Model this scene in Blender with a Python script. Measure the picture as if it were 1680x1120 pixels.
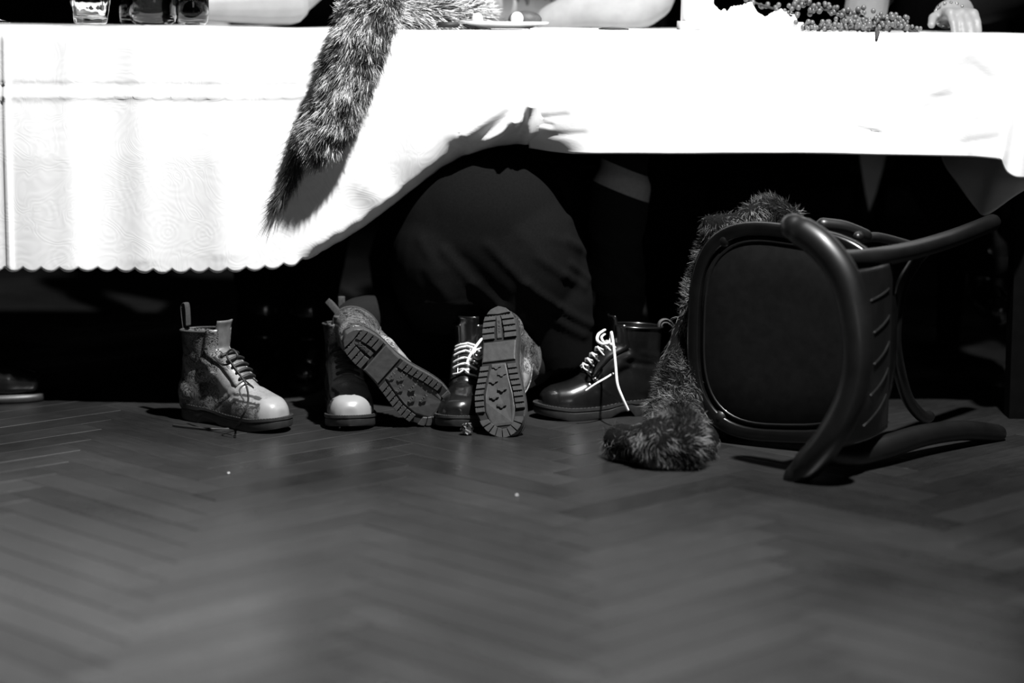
import bpy, bmesh, math, random
import numpy as np
from mathutils import Vector, Matrix, noise
from mathutils.bvhtree import BVHTree

for o in list(bpy.data.objects): bpy.data.objects.remove(o)
S = bpy.context.scene
COL = S.collection
R = random.Random(7)
NR = np.random.default_rng(7)

# ------------------------------------------------------------------ camera, world, light, exposure
CAM_H, FPX, PITCH, ROLL = 0.77, 3500.0, 8.56, 0.62
cam = bpy.data.cameras.new('camera'); cam_o = bpy.data.objects.new('camera', cam); COL.objects.link(cam_o)
cam.sensor_width = 36; cam.lens = FPX/1680*36
CAM_M = Matrix.Translation((0, 0, CAM_H)) @ Matrix.Rotation(math.radians(90-PITCH), 4, 'X') @ Matrix.Rotation(math.radians(ROLL), 4, 'Z')
cam_o.matrix_world = CAM_M
cam.dof.use_dof = True; cam.dof.focus_distance = 4.02; cam.dof.aperture_fstop = 1.6
cam.clip_start = 0.05
S.camera = cam_o

w = bpy.data.worlds.new('world'); S.world = w; w.use_nodes = True
w.node_tree.nodes['Background'].inputs[0].default_value = (1, 1, 1, 1)
w.node_tree.nodes['Background'].inputs[1].default_value = 0.002

def lamp(name, kind, loc, energy, size, target=None, **kw):
    l = bpy.data.lights.new(name, kind); l.energy = energy
    if kind == 'AREA': l.size = size
    else: l.shadow_soft_size = size
    for k, v in kw.items(): setattr(l, k, v)
    o = bpy.data.objects.new(name, l); COL.objects.link(o); o.location = loc
    if target is not None:
        o.rotation_euler = (Vector(target)-Vector(loc)).to_track_quat('-Z', 'Y').to_euler()
    return o
lamp('key_spot', 'SPOT', (0.84, 2.62, 3.35), 1500, 0.05, (-0.50, 3.9, 0.0), spot_size=math.radians(76), spot_blend=1.0)
lamp('rear_fill', 'AREA', (0.3, 7.0, 2.9), 2.0, 0.6, (0.0, 5.0, 0.6))  # added unseen fill behind the table, for the sitters and far cloth corner
lamp('front_fill', 'AREA', (0.9, -1.6, 1.35), 8, 1.2, (0.0, 4.0, 0.3))  # added unseen fill from the camera side, lifts skirt, soles and sleeve
vs = S.view_settings
vs.view_transform = 'Standard'; vs.look = 'None'; vs.exposure = 0.0; vs.gamma = 1.0; vs.use_curve_mapping = False

# ------------------------------------------------------------------ helpers
def ray(px, py):
    return (CAM_M.to_3x3() @ Vector((px-840, 560-py, -FPX))).normalized()
def at(px, py, Y):                      # world point on depth plane Y seen at a pixel of the photo
    d = ray(px, py); return Vector((0, 0, CAM_H)) + d*(Y/d.y)
def fl(px, py, z=0.0):
    d = ray(px, py); return Vector((0, 0, CAM_H)) + d*((z-CAM_H)/d.z)

def tag(o, label=None, cat=None, group=None, kind=None):
    if label: o['label'] = label
    if cat: o['category'] = cat
    if group: o['group'] = group
    if kind: o['kind'] = kind
    return o
def empty(name, loc=(0, 0, 0), rz=0, M=None, parent=None):
    o = bpy.data.objects.new(name, None); COL.objects.link(o)
    if M is not None: o.matrix_world = M
    else: o.location = loc; o.rotation_euler = (0, 0, rz)
    o.empty_display_size = 0.05
    if parent: o.parent = parent
    return o
def link(name, me, mat=None, parent=None, smooth=True):
    if mat is not None:
        me.materials.clear(); me.materials.append(mat)
    if smooth: me.polygons.foreach_set('use_smooth', [True]*len(me.polygons))
    o = bpy.data.objects.new(name, me); COL.objects.link(o)
    if parent: o.parent = parent
    return o
def np_mesh(name, verts, faces):
    me = bpy.data.meshes.new(name)
    verts = np.asarray(verts, dtype=np.float32); faces = np.asarray(faces, dtype=np.int32)
    k = faces.shape[1]
    me.vertices.add(len(verts)); me.vertices.foreach_set('co', verts.ravel())
    me.loops.add(faces.size); me.loops.foreach_set('vertex_index', faces.ravel())
    me.polygons.add(len(faces)); me.polygons.foreach_set('loop_start', np.arange(len(faces), dtype=np.int32)*k)
    me.update(calc_edges=True); me.validate()
    return me

class MB:
    def __init__(s): s.v = []; s.f = []
    def add(s, vs_, fs):
        b = len(s.v); s.v += [tuple(p) for p in vs_]; s.f += [tuple(i+b for i in f) for f in fs]
    def box(s, c, d, M=None, bev=0.0):
        x, y, z = d[0]/2, d[1]/2, d[2]/2
        if bev <= 0:
            P = [Vector((sx*x, sy*y, sz*z)) for sx in (-1, 1) for sy in (-1, 1) for sz in (-1, 1)]
            F = [(0, 1, 3, 2), (4, 6, 7, 5), (0, 4, 5, 1), (2, 3, 7, 6), (0, 2, 6, 4), (1, 5, 7, 3)]
        else:
            bm = bmesh.new(); bmesh.ops.create_cube(bm, size=1, matrix=Matrix.Diagonal((d[0], d[1], d[2], 1)))
            bmesh.ops.bevel(bm, geom=bm.edges[:], offset=bev, segments=2, affect='EDGES')
            bm.verts.index_update(); P = [v.co.copy() for v in bm.verts]; F = [tuple(v.index for v in f.verts) for f in bm.faces]; bm.free()
        c = Vector(c)
        s.add([(M @ p if M else p)+c for p in P], F)
    def tube(s, path, rad, seg=10, caps=True, flat=1.0, up=None, closed=False, dome=False):
        path = [Vector(p) for p in path]; n = len(path)
        if not hasattr(rad, '__len__'): rad = [rad]*n
        rad = list(rad)
        if dome and not closed:          # rounded ends
            def ext(p, q, r):
                d = (p-q).normalized(); return [(p+d*r*math.sin(a), r*math.cos(a)) for a in (0.5, 1.0, 1.4)]
            a = ext(path[0], path[1], rad[0]); b = ext(path[-1], path[-2], rad[-1])
            path = [q for q, _ in reversed(a)]+path+[q for q, _ in b]; rad = [r for _, r in reversed(a)]+rad+[r for _, r in b]; n = len(path)
        T = []
        for i in range(n):
            if closed: t = path[(i+1) % n]-path[i-1]
            else: t = path[min(i+1, n-1)]-path[max(i-1, 0)]
            T.append(t.normalized() if t.length > 1e-9 else Vector((0, 0, 1)))
        u = Vector(up) if up else (Vector((0, 0, 1)) if abs(T[0].z) < 0.9 else Vector((1, 0, 0)))
        u = (u-T[0]*u.dot(T[0])).normalized()
        V = []
        for i in range(n):
            if up: u = Vector(up)
            u = (u-T[i]*u.dot(T[i])).normalized(); b = T[i].cross(u)
            for k in range(seg):
                a = 2*math.pi*k/seg
                V.append(path[i]+u*math.cos(a)*rad[i]*flat+b*math.sin(a)*rad[i])
        F = []
        for i in range(n if closed else n-1):
            for k in range(seg):
                j = (i+1) % n
                F.append((i*seg+k, i*seg+(k+1) % seg, j*seg+(k+1) % seg, j*seg+k))
        if caps and not closed:
            F.append(tuple(reversed(range(seg)))); F.append(tuple((n-1)*seg+k for k in range(seg)))
        s.add(V, F)
    def ellip(s, c, r, M=None, nu=14, nv=9):
        V = []; F = []
        for i in range(nv+1):
            th = math.pi*i/nv
            for k in range(nu):
                a = 2*math.pi*k/nu
                p = Vector((r[0]*math.sin(th)*math.cos(a), r[1]*math.sin(th)*math.sin(a), r[2]*math.cos(th)))
                V.append((M @ p if M else p)+Vector(c))
        for i in range(nv):
            for k in range(nu): F.append((i*nu+k, (i+1)*nu+k, (i+1)*nu+(k+1) % nu, i*nu+(k+1) % nu))
        s.add(V, F)
    def loft(s, rings, caps=True):
        n = len(rings[0]); V = [p for r in rings for p in r]; F = []
        for i in range(len(rings)-1):
            for k in range(n): F.append((i*n+k, i*n+(k+1) % n, (i+1)*n+(k+1) % n, (i+1)*n+k))
        if caps: F.append(tuple(reversed(range(n)))); F.append(tuple((len(rings)-1)*n+k for k in range(n)))
        s.add(V, F)
    def lathe(s, prof, seg=32, c=(0, 0, 0)):
        s.loft([[Vector((r*math.cos(2*math.pi*k/seg), r*math.sin(2*math.pi*k/seg), z))+Vector(c) for k in range(seg)] for r, z in prof])
    def mesh(s, name):
        me = bpy.data.meshes.new(name); me.from_pydata([tuple(v) for v in s.v], [], s.f); me.update(); return me
    def build(s, name, mat=None, parent=None, smooth=True, fix=True, merge=False):
        me = s.mesh(name)
        bm = bmesh.new(); bm.from_mesh(me)
        if merge: bmesh.ops.remove_doubles(bm, verts=bm.verts, dist=1e-5)
        if fix: bmesh.ops.recalc_face_normals(bm, faces=bm.faces)
        bm.to_mesh(me); bm.free()
        return link(name, me, mat, parent, smooth)

def crom(pts, n=8, closed=False):
    P = [Vector(p) for p in pts]; out = []; m = len(P)
    for i in range(m if closed else m-1):
        g = (lambda j: P[j % m]) if closed else (lambda j: P[max(0, min(m-1, j))])
        a, b, c, d = g(i-1), g(i), g(i+1), g(i+2)
        for k in range(n):
            t = k/n
            out.append(0.5*((2*b)+(c-a)*t+(2*a-5*b+4*c-d)*t*t+(3*b-a-3*c+d)*t*t*t))
    if not closed: out.append(P[-1])
    return out
def lerpn(x, xs, ys): return float(np.interp(x, xs, ys))

def baked(mb, voxel, smooth=6, factor=0.5):
    """union of overlapping closed shapes -> one continuous smooth mesh"""
    me = mb.mesh('tmp'); bm = bmesh.new(); bm.from_mesh(me); bmesh.ops.recalc_face_normals(bm, faces=bm.faces); bm.to_mesh(me); bm.free()
    o = bpy.data.objects.new('tmp', me); COL.objects.link(o)
    r = o.modifiers.new('r', 'REMESH'); r.mode = 'VOXEL'; r.voxel_size = voxel; r.use_smooth_shade = True
    if smooth:
        m = o.modifiers.new('s', 'SMOOTH'); m.iterations = smooth; m.factor = factor
    dg = bpy.context.evaluated_depsgraph_get(); out = bpy.data.meshes.new_from_object(o.evaluated_get(dg))
    bpy.data.objects.remove(o); bpy.data.meshes.remove(me)
    return out
def get_v(me):
    a = np.empty(len(me.vertices)*3, dtype=np.float32); me.vertices.foreach_get('co', a); return a.reshape(-1, 3).astype(float)
def get_n(me):
    a = np.empty(len(me.vertices)*3, dtype=np.float32); me.vertex_normals.foreach_get('vector', a); return a.reshape(-1, 3).astype(float)
def set_v(me, v): me.vertices.foreach_set('co', v.astype(np.float32).ravel()); me.update()
def set_attr(me, name, vals):
    a = me.attributes.new(name, 'FLOAT', 'POINT'); a.data.foreach_set('value', np.asarray(vals, dtype=np.float32))

# ------------------------------------------------------------------ materials (the photograph is black and white: all greys)
def g(v): return (v, v, v, 1)
class NT:
    def __init__(s, name):
        s.m = bpy.data.materials.new(name); s.m.use_nodes = True; s.t = s.m.node_tree; s.b = s.t.nodes['Principled BSDF']
    def n(s, typ, **kw):
        nd = s.t.nodes.new(typ)
        for k, v in kw.items():
            if k.startswith('i_'): nd.inputs[k[2:].replace('_', ' ')].default_value = v
            else: setattr(nd, k, v)
        return nd
    def l(s, a, b): s.t.links.new(a, b)
    def ramp(s, src, stops):
        r = s.n('ShaderNodeValToRGB'); e = r.color_ramp.elements
        while len(e) < len(stops): e.new(0.5)
        for k, (p, v) in enumerate(stops): e[k].position = p; e[k].color = g(v)
        s.l(src, r.inputs[0]); return r.outputs[0]
    def math(s, op, a, b=None):
        m = s.n('ShaderNodeMath', operation=op)
        for i, x in enumerate((a, b)):
            if x is None: continue
            if isinstance(x, (int, float)): m.inputs[i].default_value = x
            else: s.l(x, m.inputs[i])
        return m.outputs[0]
    def mixc(s, f, a, b, mode='MIX'):
        m = s.n('ShaderNodeMix', data_type='RGBA', blend_type=mode)
        for sock, x in ((m.inputs[0], f), (m.inputs[6], a), (m.inputs[7], b)):
            if isinstance(x, (int, float)): sock.default_value = x if sock.type == 'VALUE' else g(x)
            else: s.l(x, sock)
        return m.outputs[2]
    def coord(s, which='Object', scale=None):
        c = s.n('ShaderNodeTexCoord').outputs[which]
        if scale:
            mp = s.n('ShaderNodeMapping'); mp.inputs['Scale'].default_value = scale; s.l(c, mp.inputs['Vector']); c = mp.outputs[0]
        return c
    def noise(s, scale, detail=4, rough=0.5, vec=None, dist=0):
        nd = s.n('ShaderNodeTexNoise'); nd.inputs['Scale'].default_value = scale; nd.inputs['Detail'].default_value = detail
        nd.inputs['Roughness'].default_value = rough; nd.inputs['Distortion'].default_value = dist
        s.l(vec if vec is not None else s.coord(), nd.inputs['Vector']); return nd.outputs['Fac']
    def bump(s, h, strength=0.3, dist=0.002):
        b = s.n('ShaderNodeBump'); b.inputs['Strength'].default_value = strength; b.inputs['Distance'].default_value = dist
        s.l(h, b.inputs['Height']); s.l(b.outputs[0], s.b.inputs['Normal'])
def simple(name, v, rough=0.5, spec=0.5, var=0.25, nscale=40, bump=0.1, coat=0.0, bd=0.001, **kw):
    t = NT(name); nz = t.noise(nscale, 5)
    t.l(t.ramp(nz, [(0.3, v*(1-var)), (0.7, min(1, v*(1+var)))]), t.b.inputs['Base Color'])
    t.b.inputs['Roughness'].default_value = rough; t.b.inputs['Specular IOR Level'].default_value = spec
    t.b.inputs['Coat Weight'].default_value = coat; t.b.inputs['Coat Roughness'].default_value = 0.06
    for k, x in kw.items(): t.b.inputs[k.replace('_', ' ')].default_value = x
    if bump: t.bump(nz, bump, bd)
    return t.m

def mat_cloth(name, damask):
    t = NT(name)
    c = t.coord()
    if damask:                             # woven tone-on-tone scrolls and leaves
        n1 = t.noise(9, 2, 0.4, c, 1.6)
        sc = t.math('SINE', t.math('MULTIPLY', n1, 95))
        v = t.n('ShaderNodeTexVoronoi', feature='SMOOTH_F1'); v.inputs['Scale'].default_value = 13; t.l(c, v.inputs['Vector'])
        ring = t.math('SINE', t.math('MULTIPLY', v.outputs['Distance'], 60))
        m = t.math('MULTIPLY', t.math('ADD', sc, ring), 0.5)
        col = t.ramp(t.math('ADD', t.math('MULTIPLY', m, 0.5), 0.5), [(0.25, 0.76), (0.7, 0.80)])
    else:
        m = t.noise(14, 6, 0.6, t.coord(scale=(1, 1, 2.2)), 0.8); col = t.ramp(m, [(0.3, 0.74), (0.7, 0.80)])
    t.l(col, t.b.inputs['Base Color']); t.b.inputs['Roughness'].default_value = 0.75
    t.b.inputs['Specular IOR Level'].default_value = 0.25
    t.b.inputs['Sheen Weight'].default_value = 0.1
    t.bump(m, 0.08 if damask else 0.25, 0.001 if damask else 0.003)
    return t.m
M_damask = mat_cloth('white_damask', True)
M_linen = mat_cloth('white_linen', False)

def mat_plank():
    t = NT('parquet_oak')
    rnd = t.n('ShaderNodeObjectInfo').outputs['Random']
    at_ = t.n('ShaderNodeAttribute', attribute_name='tone').outputs['Fac']
    r = t.math('FRACT', t.math('ADD', rnd, at_))
    grain = t.noise(18, 6, 0.6, t.coord('Object', (1, 9, 1)), 0.4)
    world = t.n('ShaderNodeNewGeometry').outputs['Position']
    dirt = t.noise(2.2, 5, 0.6, world, 0.3)
    fine = t.noise(60, 4, 0.7, world)
    base = t.ramp(r, [(0.0, 0.013), (0.5, 0.017), (1.0, 0.022)])
    c = t.mixc(0.75, base, t.ramp(grain, [(0.3, 0.55), (0.7, 1.3)]), 'MULTIPLY')
    c = t.mixc(0.8, c, t.ramp(dirt, [(0.35, 0.6), (0.65, 1.35)]), 'MULTIPLY')
    t.l(c, t.b.inputs['Base Color'])
    t.l(t.math('ADD', t.ramp(t.math('ADD', t.math('MULTIPLY', dirt, 0.7), t.math('MULTIPLY', fine, 0.3)), [(0.32, 0.20), (0.7, 0.36)]), t.math('MULTIPLY', t.math('FRACT', t.math('MULTIPLY', r, 7.3)), 0.14)), t.b.inputs['Roughness'])
    t.b.inputs['Specular IOR Level'].default_value = 0.5
    t.bump(grain, 0.15, 0.0006)
    return t.m
M_plank = mat_plank()
M_frame = simple('lacquered_black_frame', 0.003, 0.28, 0.45, 0.4, 22, 0.05, coat=0.15)
M_base = simple('floor_joint', 0.008, 0.9, 0.1)
M_wall = simple('dark_wall', 0.006, 0.9, 0.1, nscale=3)
M_rubber = simple('sole_rubber', 0.045, 0.55, 0.4, 0.2, 90, 0.3)
M_grooveshade = simple('groove_shade', 0.02, 0.9, 0.1)  # shade between the tread lugs, painted as a darker colour
M_rubber_dark = simple('dark_rubber', 0.022, 0.45, 0.5, 0.2, 90, 0.15)
M_blackleather = simple('black_leather', 0.006, 0.24, 0.7, 0.3, 30, 0.12, coat=0.4, bd=0.002)
M_paletrim = simple('pale_leather_trim', 0.30, 0.45, 0.4, 0.15, 60, 0.1)
M_loop = simple('woven_tape', 0.04, 0.8, 0.2, 0.3, 300, 0.3)
M_loopgrey = simple('woven_tape_grey', 0.09, 0.8, 0.2, 0.3, 300, 0.3)
M_lacewhite = simple('white_lace', 0.8, 0.7, 0.3, 0.08, 400, 0.3)
M_laceblack = simple('black_lace', 0.012, 0.6, 0.4, 0.3, 400, 0.3)
M_metal = simple('eyelet_metal', 0.3, 0.3, 0.5, 0.1, Metallic=1.0)
M_lining = simple('dark_lining', 0.02, 0.8, 0.2)
M_wood = simple('black_bentwood', 0.004, 0.40, 0.45, 0.4, 22, 0.08, coat=0.1)
M_blackpaint = simple('black_painted_wood', 0.003, 0.9, 0.05)
M_seat = simple('dark_seat_panel', 0.0035, 0.7, 0.15, 0.4, 60, 0.1)
M_skirt = simple('black_jersey', 0.0045, 0.95, 0.05, 0.15, 250, 0.1)
M_tights = simple('dark_tights', 0.006, 0.85, 0.2, 0.15, 200, 0.1)
M_black = simple('black_cloth', 0.003, 0.95, 0.1, 0.3, 150, 0.1)
M_white = simple('white_knit', 0.30, 0.8, 0.2, 0.1, 30, 0.2)
M_skin = simple('skin', 0.24, 0.5, 0.4, 0.08, 25, 0.1)
M_hair = simple('dark_hair', 0.02, 0.5, 0.5, 0.5, 60, 0.5)
M_porc = simple('white_porcelain', 0.7, 0.25, 0.5, 0.03)
M_wax = simple('white_wax', 0.75, 0.6, 0.4, 0.03)
M_paper = simple('white_paper', 0.85, 0.8, 0.2, 0.03)
M_dark = simple('dark_matte', 0.012, 0.6, 0.4)
M_berry = simple('grey_berry', 0.09, 0.4, 0.5, 0.4, 50, 0.1)
M_twig = simple('twig_bark', 0.05, 0.8, 0.2, 0.4, 90, 0.3)
M_chrome = simple('polished_metal', 0.5, 0.2, 0.5, 0.05, Metallic=1.0)
M_bowlgrey = simple('grey_food', 0.06, 0.6, 0.3, 0.4, 60, 0.3)

def mat_pattern():                      # printed leather: attribute 'tone' carries the large shapes, nodes the fine scrolls
    t = NT('printed_leather')
    a = t.n('ShaderNodeAttribute', attribute_name='tone').outputs['Fac']
    c = t.coord()
    n1 = t.noise(30, 2, 0.45, c, 2.6); sc = t.math('SINE', t.math('MULTIPLY', n1, 48))
    n2 = t.noise(70, 4, 0.6, c)
    fine = t.ramp(t.math('ADD', t.math('MULTIPLY', sc, 0.3), n2), [(0.30, 0.16), (0.45, 0.6), (0.62, 1.35)])
    sh = t.n('ShaderNodeAttribute', attribute_name='scroll').outputs['Fac']
    mul = t.mixc(sh, 1.0, fine)
    col = t.mixc(1.0, t.ramp(a, [(0.0, 0.012), (0.35, 0.07), (0.7, 0.19), (1.0, 0.28)]), mul, 'MULTIPLY')
    t.l(col, t.b.inputs['Base Color']); t.b.inputs['Roughness'].default_value = 0.36
    t.b.inputs['Coat Weight'].default_value = 0.2; t.b.inputs['Coat Roughness'].default_value = 0.2
    t.bump(n2, 0.1, 0.0008)
    return t.m
M_print = mat_pattern()
def mat_fur(name, lo, hi, rough=0.5):
    t = NT(name); a = t.n('ShaderNodeAttribute', attribute_name='tone').outputs['Fac']
    t.l(t.ramp(a, [(0.0, lo), (0.5, (lo*hi)**0.5), (1.0, hi)]), t.b.inputs['Base Color'])
    t.b.inputs['Roughness'].default_value = rough; t.b.inputs['Specular IOR Level'].default_value = 0.4
    return t.m
M_foxfur = mat_fur('fox_fur', 0.008, 0.55)
M_coatfur = mat_fur('coat_fur', 0.003, 0.20, 0.6)
M_furcore = simple('fur_under', 0.03, 0.9, 0.1)
M_furcoredark = simple('dark_fur_under', 0.004, 0.9, 0.1)
def mat_glass(name, tint, rough=0.0):
    t = NT(name); t.b.inputs['Base Color'].default_value = g(tint); t.b.inputs['Roughness'].default_value = rough
    t.b.inputs['Transmission Weight'].default_value = 1.0; t.b.inputs['IOR'].default_value = 1.48
    return t.m
M_glass = mat_glass('clear_glass', 0.97)
M_darkglass = mat_glass('smoked_glass', 0.25)
def mat_stripe():
    t = NT('striped_sleeve'); z = t.n('ShaderNodeSeparateXYZ'); t.l(t.coord(), z.inputs[0])
    s = t.math('ADD', z.outputs[2], t.math('MULTIPLY', z.outputs[0], 0.38))
    r = t.ramp(s, [(0.0, 0.012), (1.0, 0.012)])
    band = t.math('MULTIPLY', t.math('GREATER_THAN', s, 0.508), t.math('LESS_THAN', s, 0.560))
    nz = t.noise(200, 3)
    t.l(t.mixc(t.math('MULTIPLY', band, t.math('ADD', 0.75, t.math('MULTIPLY', nz, 0.4))), 0.012, 0.62), t.b.inputs['Base Color'])
    t.b.inputs['Roughness'].default_value = 0.95
    return t.m
M_stripe = mat_stripe()

# ------------------------------------------------------------------ room
b = MB(); b.box((0, 3.5, -0.03), (9, 11, 0.03)); floor = b.build('floor', M_base, smooth=False); tag(floor, kind='structure')
PL, PW, GAP = 0.42, 0.07, 0.0012
def plank_mesh():
    bm = bmesh.new(); bmesh.ops.create_cube(bm, size=1, matrix=Matrix.Diagonal((PL-GAP, PW-GAP, 0.014, 1)))
    top = [e for e in bm.edges if all(v.co.z > 0 for v in e.verts)]
    bmesh.ops.bevel(bm, geom=top, offset=0.0009, segments=1, affect='EDGES')
    me = bpy.data.meshes.new('plank'); bm.to_mesh(me); bm.free(); return me
pm = plank_mesh(); pm.materials.append(M_plank)
c45 = math.radians(45); apex = fl(232, 1018)
slots = []
for i in range(-90, 120):
    for k in range(-12, 13):
        for kind in (0, 1):
            if kind == 0: cx, cy, rot = i*PW+k*PL+PL/2, i*PW-k*PL+PW/2, 0
            else: cx, cy, rot = i*PW+k*PL+PL+PW/2, i*PW-k*PL+PW-PL/2, math.pi/2
            X = (cx*math.cos(c45)-cy*math.sin(c45)); Y = (cx*math.sin(c45)+cy*math.cos(c45))
            X += apex.x; Y += apex.y
            if -3.6 < X < 3.6 and 0.2 < Y < 8.2: slots.append((X, Y, rot+c45))
def vis(s):
    X, Y = s[0], s[1]
    if Y < 2.15: return 9
    return max(0, abs(X)-(0.245*Y+0.12))*3+max(0, Y-4.5)
slots.sort(key=lambda s: (vis(s), s[1]))
fm = MB(); tones = []
for q, (X, Y, r) in enumerate(slots):
    dz = R.uniform(-0.0004, 0.0002); rr = r+(math.pi if R.random() < 0.5 else 0)
    if q < 290:
        o = bpy.data.objects.new('plank', pm); COL.objects.link(o); o.parent = floor
        o.location = (X, Y, -0.007+dz); o.rotation_euler = (R.uniform(-0.002, 0.002), R.uniform(-0.001, 0.001), rr)
    else:
        M = Matrix.Rotation(rr, 3, 'Z'); fm.box((X, Y, -0.007+dz), (PL-GAP, PW-GAP, 0.014), M); tones += [R.random()]*8
rest = fm.build('parquet_field', M_plank, floor, smooth=False, fix=False); set_attr(rest.data, 'tone', tones); tag(rest, kind='stuff')
for nm, c, d in (('wall_back', (0, 8.6, 1.6), (9, 0.1, 3.3)), ('wall_left', (-4.45, 3.5, 1.6), (0.1, 10.2, 3.3)), ('wall_right', (4.45, 3.5, 1.6), (0.1, 10.2, 3.3))):
    b = MB(); b.box(c, d); tag(b.build(nm, M_wall, smooth=False), kind='structure')
b = MB(); b.box((0, 8.53, 0.06), (8.8, 0.03, 0.12), bev=0.006); tag(b.build('baseboard_back', M_dark, smooth=False), kind='structure')

# ------------------------------------------------------------------ table
YT = 4.12; XR = at(1735, 62, YT).x; ZT = 0.742
t = empty('dining_table', (0, 0, 0)); tag(t, 'long dining table hidden under two white cloths, with dark square wooden legs', 'table')
b = MB(); b.box(((XR-2.4)/2, YT+0.41, ZT-0.018), (XR+2.4-0.01, 0.79, 0.03), bev=0.004); b.build('table_top', M_wood, t, smooth=False)
for x in (XR-0.028, -2.3):
    for y in (YT+0.06, YT+0.76):
        b = MB(); b.loft([[Vector((x+sx*s_, y+sy*s_, z)) for sx, sy in ((-1, -1), (1, -1), (1, 1), (-1, 1))] for s_, z in ((0.022, 0), (0.031, 0.6), (0.031, 0.705))]); b.build('leg', M_blackpaint, t, smooth=False)
b = MB(); b.box(((XR-2.4)/2, YT+0.72, 0.665), (XR+2.3, 0.02, 0.08)); b.build('apron', M_wood, t, smooth=False)

# cloths --------------------------------------------------------
def fold_disp(x, z, folds):
    """sum of ridges; folds = (x0,z0,x1,z1,width,amp)"""
    d = 0
    for x0, z0, x1, z1, wd, am in folds:
        vx, vz = x1-x0, z1-z0; L2 = vx*vx+vz*vz
        tt = ((x-x0)*vx+(z-z0)*vz)/L2; tc = min(1, max(0, tt))
        dd = math.hypot(x-x0-tc*vx, z-z0-tc*vz)
        d += am*math.exp(-(dd/wd)**2)*(1 if 0 <= tt <= 1 else 0.8)
    return d
def fpx(*segs, Y=YT):
    out = []
    for (a, b_, c, d, wd, am) in segs:
        p, q = at(a, b_, Y), at(c, d, Y); out.append((p.x, p.z, q.x, q.z, wd, am))
    return out
hem_l = [(-900, 441), (0, 441), (150, 440), (260, 444), (380, 441), (440, 438), (485, 431), (520, 420), (560, 400), (600, 375), (640, 345), (680, 314), (720, 284), (760, 262), (800, 249), (850, 243), (905, 243)]
lf = fpx((869, 168, 845, 200, 0.011, 0.020), (845, 200, 770, 262, 0.014, 0.030), (873, 172, 862, 245, 0.010, 0.022), (835, 170, 760, 225, 0.022, 0.020),
         (0, 139, 560, 142, 0.0035, -0.0025), (0, 158, 560, 156, 0.004, 0.004), (560, 142, 900, 150, 0.0035, -0.0015), (10, 60, 20, 440, 0.005, 0.006),
         (120, 60, 128, 440, 0.03, 0.006), (230, 70, 240, 430, 0.035, 0.006), (365, 60, 372, 420, 0.04, 0.007), (690, 200, 680, 330, 0.03, 0.006), (600, 300, 640, 340, 0.03, 0.008))
SC = 30.6
def drape_y(x, z0, z, s_):
    drop = z0-z; wob = 0.006*noise.noise(Vector((x*4, 0.3, 0)))
    y = YT-0.006+0.010*math.exp(-drop/0.006)-0.012*min(1, drop/0.25)+wob*min(1, drop*6)*1.2
    return y-0.006*min(1, drop*4)*math.sin(x*21+1.5*math.sin(x*6))*(0.4+s_*0.6)
def pull(x, z0, z, zh):                    # pushed back where the kneeling person crawled under
    k = np.interp(x, [at(560, 300, YT).x, at(740, 300, YT).x, at(870, 300, YT).x, at(980, 300, YT).x], [0, 1, 1, 0])
    k = k*k*(3-2*k); return float(k)*0.05*min(1.0, (z0-z)/max(.1, z0-zh))**7
def cloth_left():
    cols = []; px = -880.0
    while px <= 905:
        cols.append(px); px += 3.825 if px > -60 else 7.65
    NV = 76; V = []; F = []
    for ci, p_ in enumerate(cols):
        hy = lerpn(p_, [a for a, _ in hem_l], [b_ for _, b_ in hem_l])
        zh = at(p_, hy, YT).z; x = at(p_, 300, YT).x
        tr = min(1, max(0, (p_-485)/60))
        ph = ((p_+24) % SC)/SC; sc = 0.009*(1-abs(2*ph-1)**2.2)*(1-tr)
        zh_ = zh+0.0065-sc
        wob = 0.006*noise.noise(Vector((x*4, 0.3, 0)))
        z0 = 0.752+0.003*noise.noise(Vector((x*7, 1.3, 0)))
        # top sheet, from back edge to front edge
        for y in (0.80, 0.6, 0.4, 0.2, 0.08, 0.03, 0.012):
            V.append((x, YT+y, z0-0.002+0.0015*noise.noise(Vector((x*9, y*9, 0)))))
        for j in range(NV):
            s_ = j/(NV-1); z = z0-0.002-(z0-zh_)*s_
            rnd = 0.010*math.exp(-(z0-z)/0.006)
            drop = (z0-z)
            y = YT-0.006+rnd-0.012*min(1, drop/0.25)+wob*min(1, drop*6)*1.2
            y -= 0.006*min(1, drop*4)*math.sin(x*21+1.5*math.sin(x*6))*(0.4+s_*0.6)
            y -= fold_disp(x, z, lf)
            y += pull(x, z0, z, zh)
            # over the kneeling hips the bottom rolls away and under
            if tr > 0:
                e = max(0, 1-(z-zh)/0.030)
                y += tr*(0.045*e**2.0)+tr*0.004*math.sin(p_*0.21)*e
                y += 0.003*tr*e*noise.noise(Vector((x*60, z*60, 2)))
            V.append((x, y, z))
    n = 7+NV
    for c in range(len(cols)-1):
        for j in range(n-1): F.append((c*n+j, c*n+j+1, (c+1)*n+j+1, (c+1)*n+j))
    me = np_mesh('damask_tablecloth', V, F); o = link('damask_tablecloth', me, M_damask)
    m = o.modifiers.new('s', 'SOLIDIFY'); m.thickness = 0.0012; m.offset = -1
    return o
tag(cloth_left(), 'white damask tablecloth with scalloped hem hanging low on the left', 'tablecloth')

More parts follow.
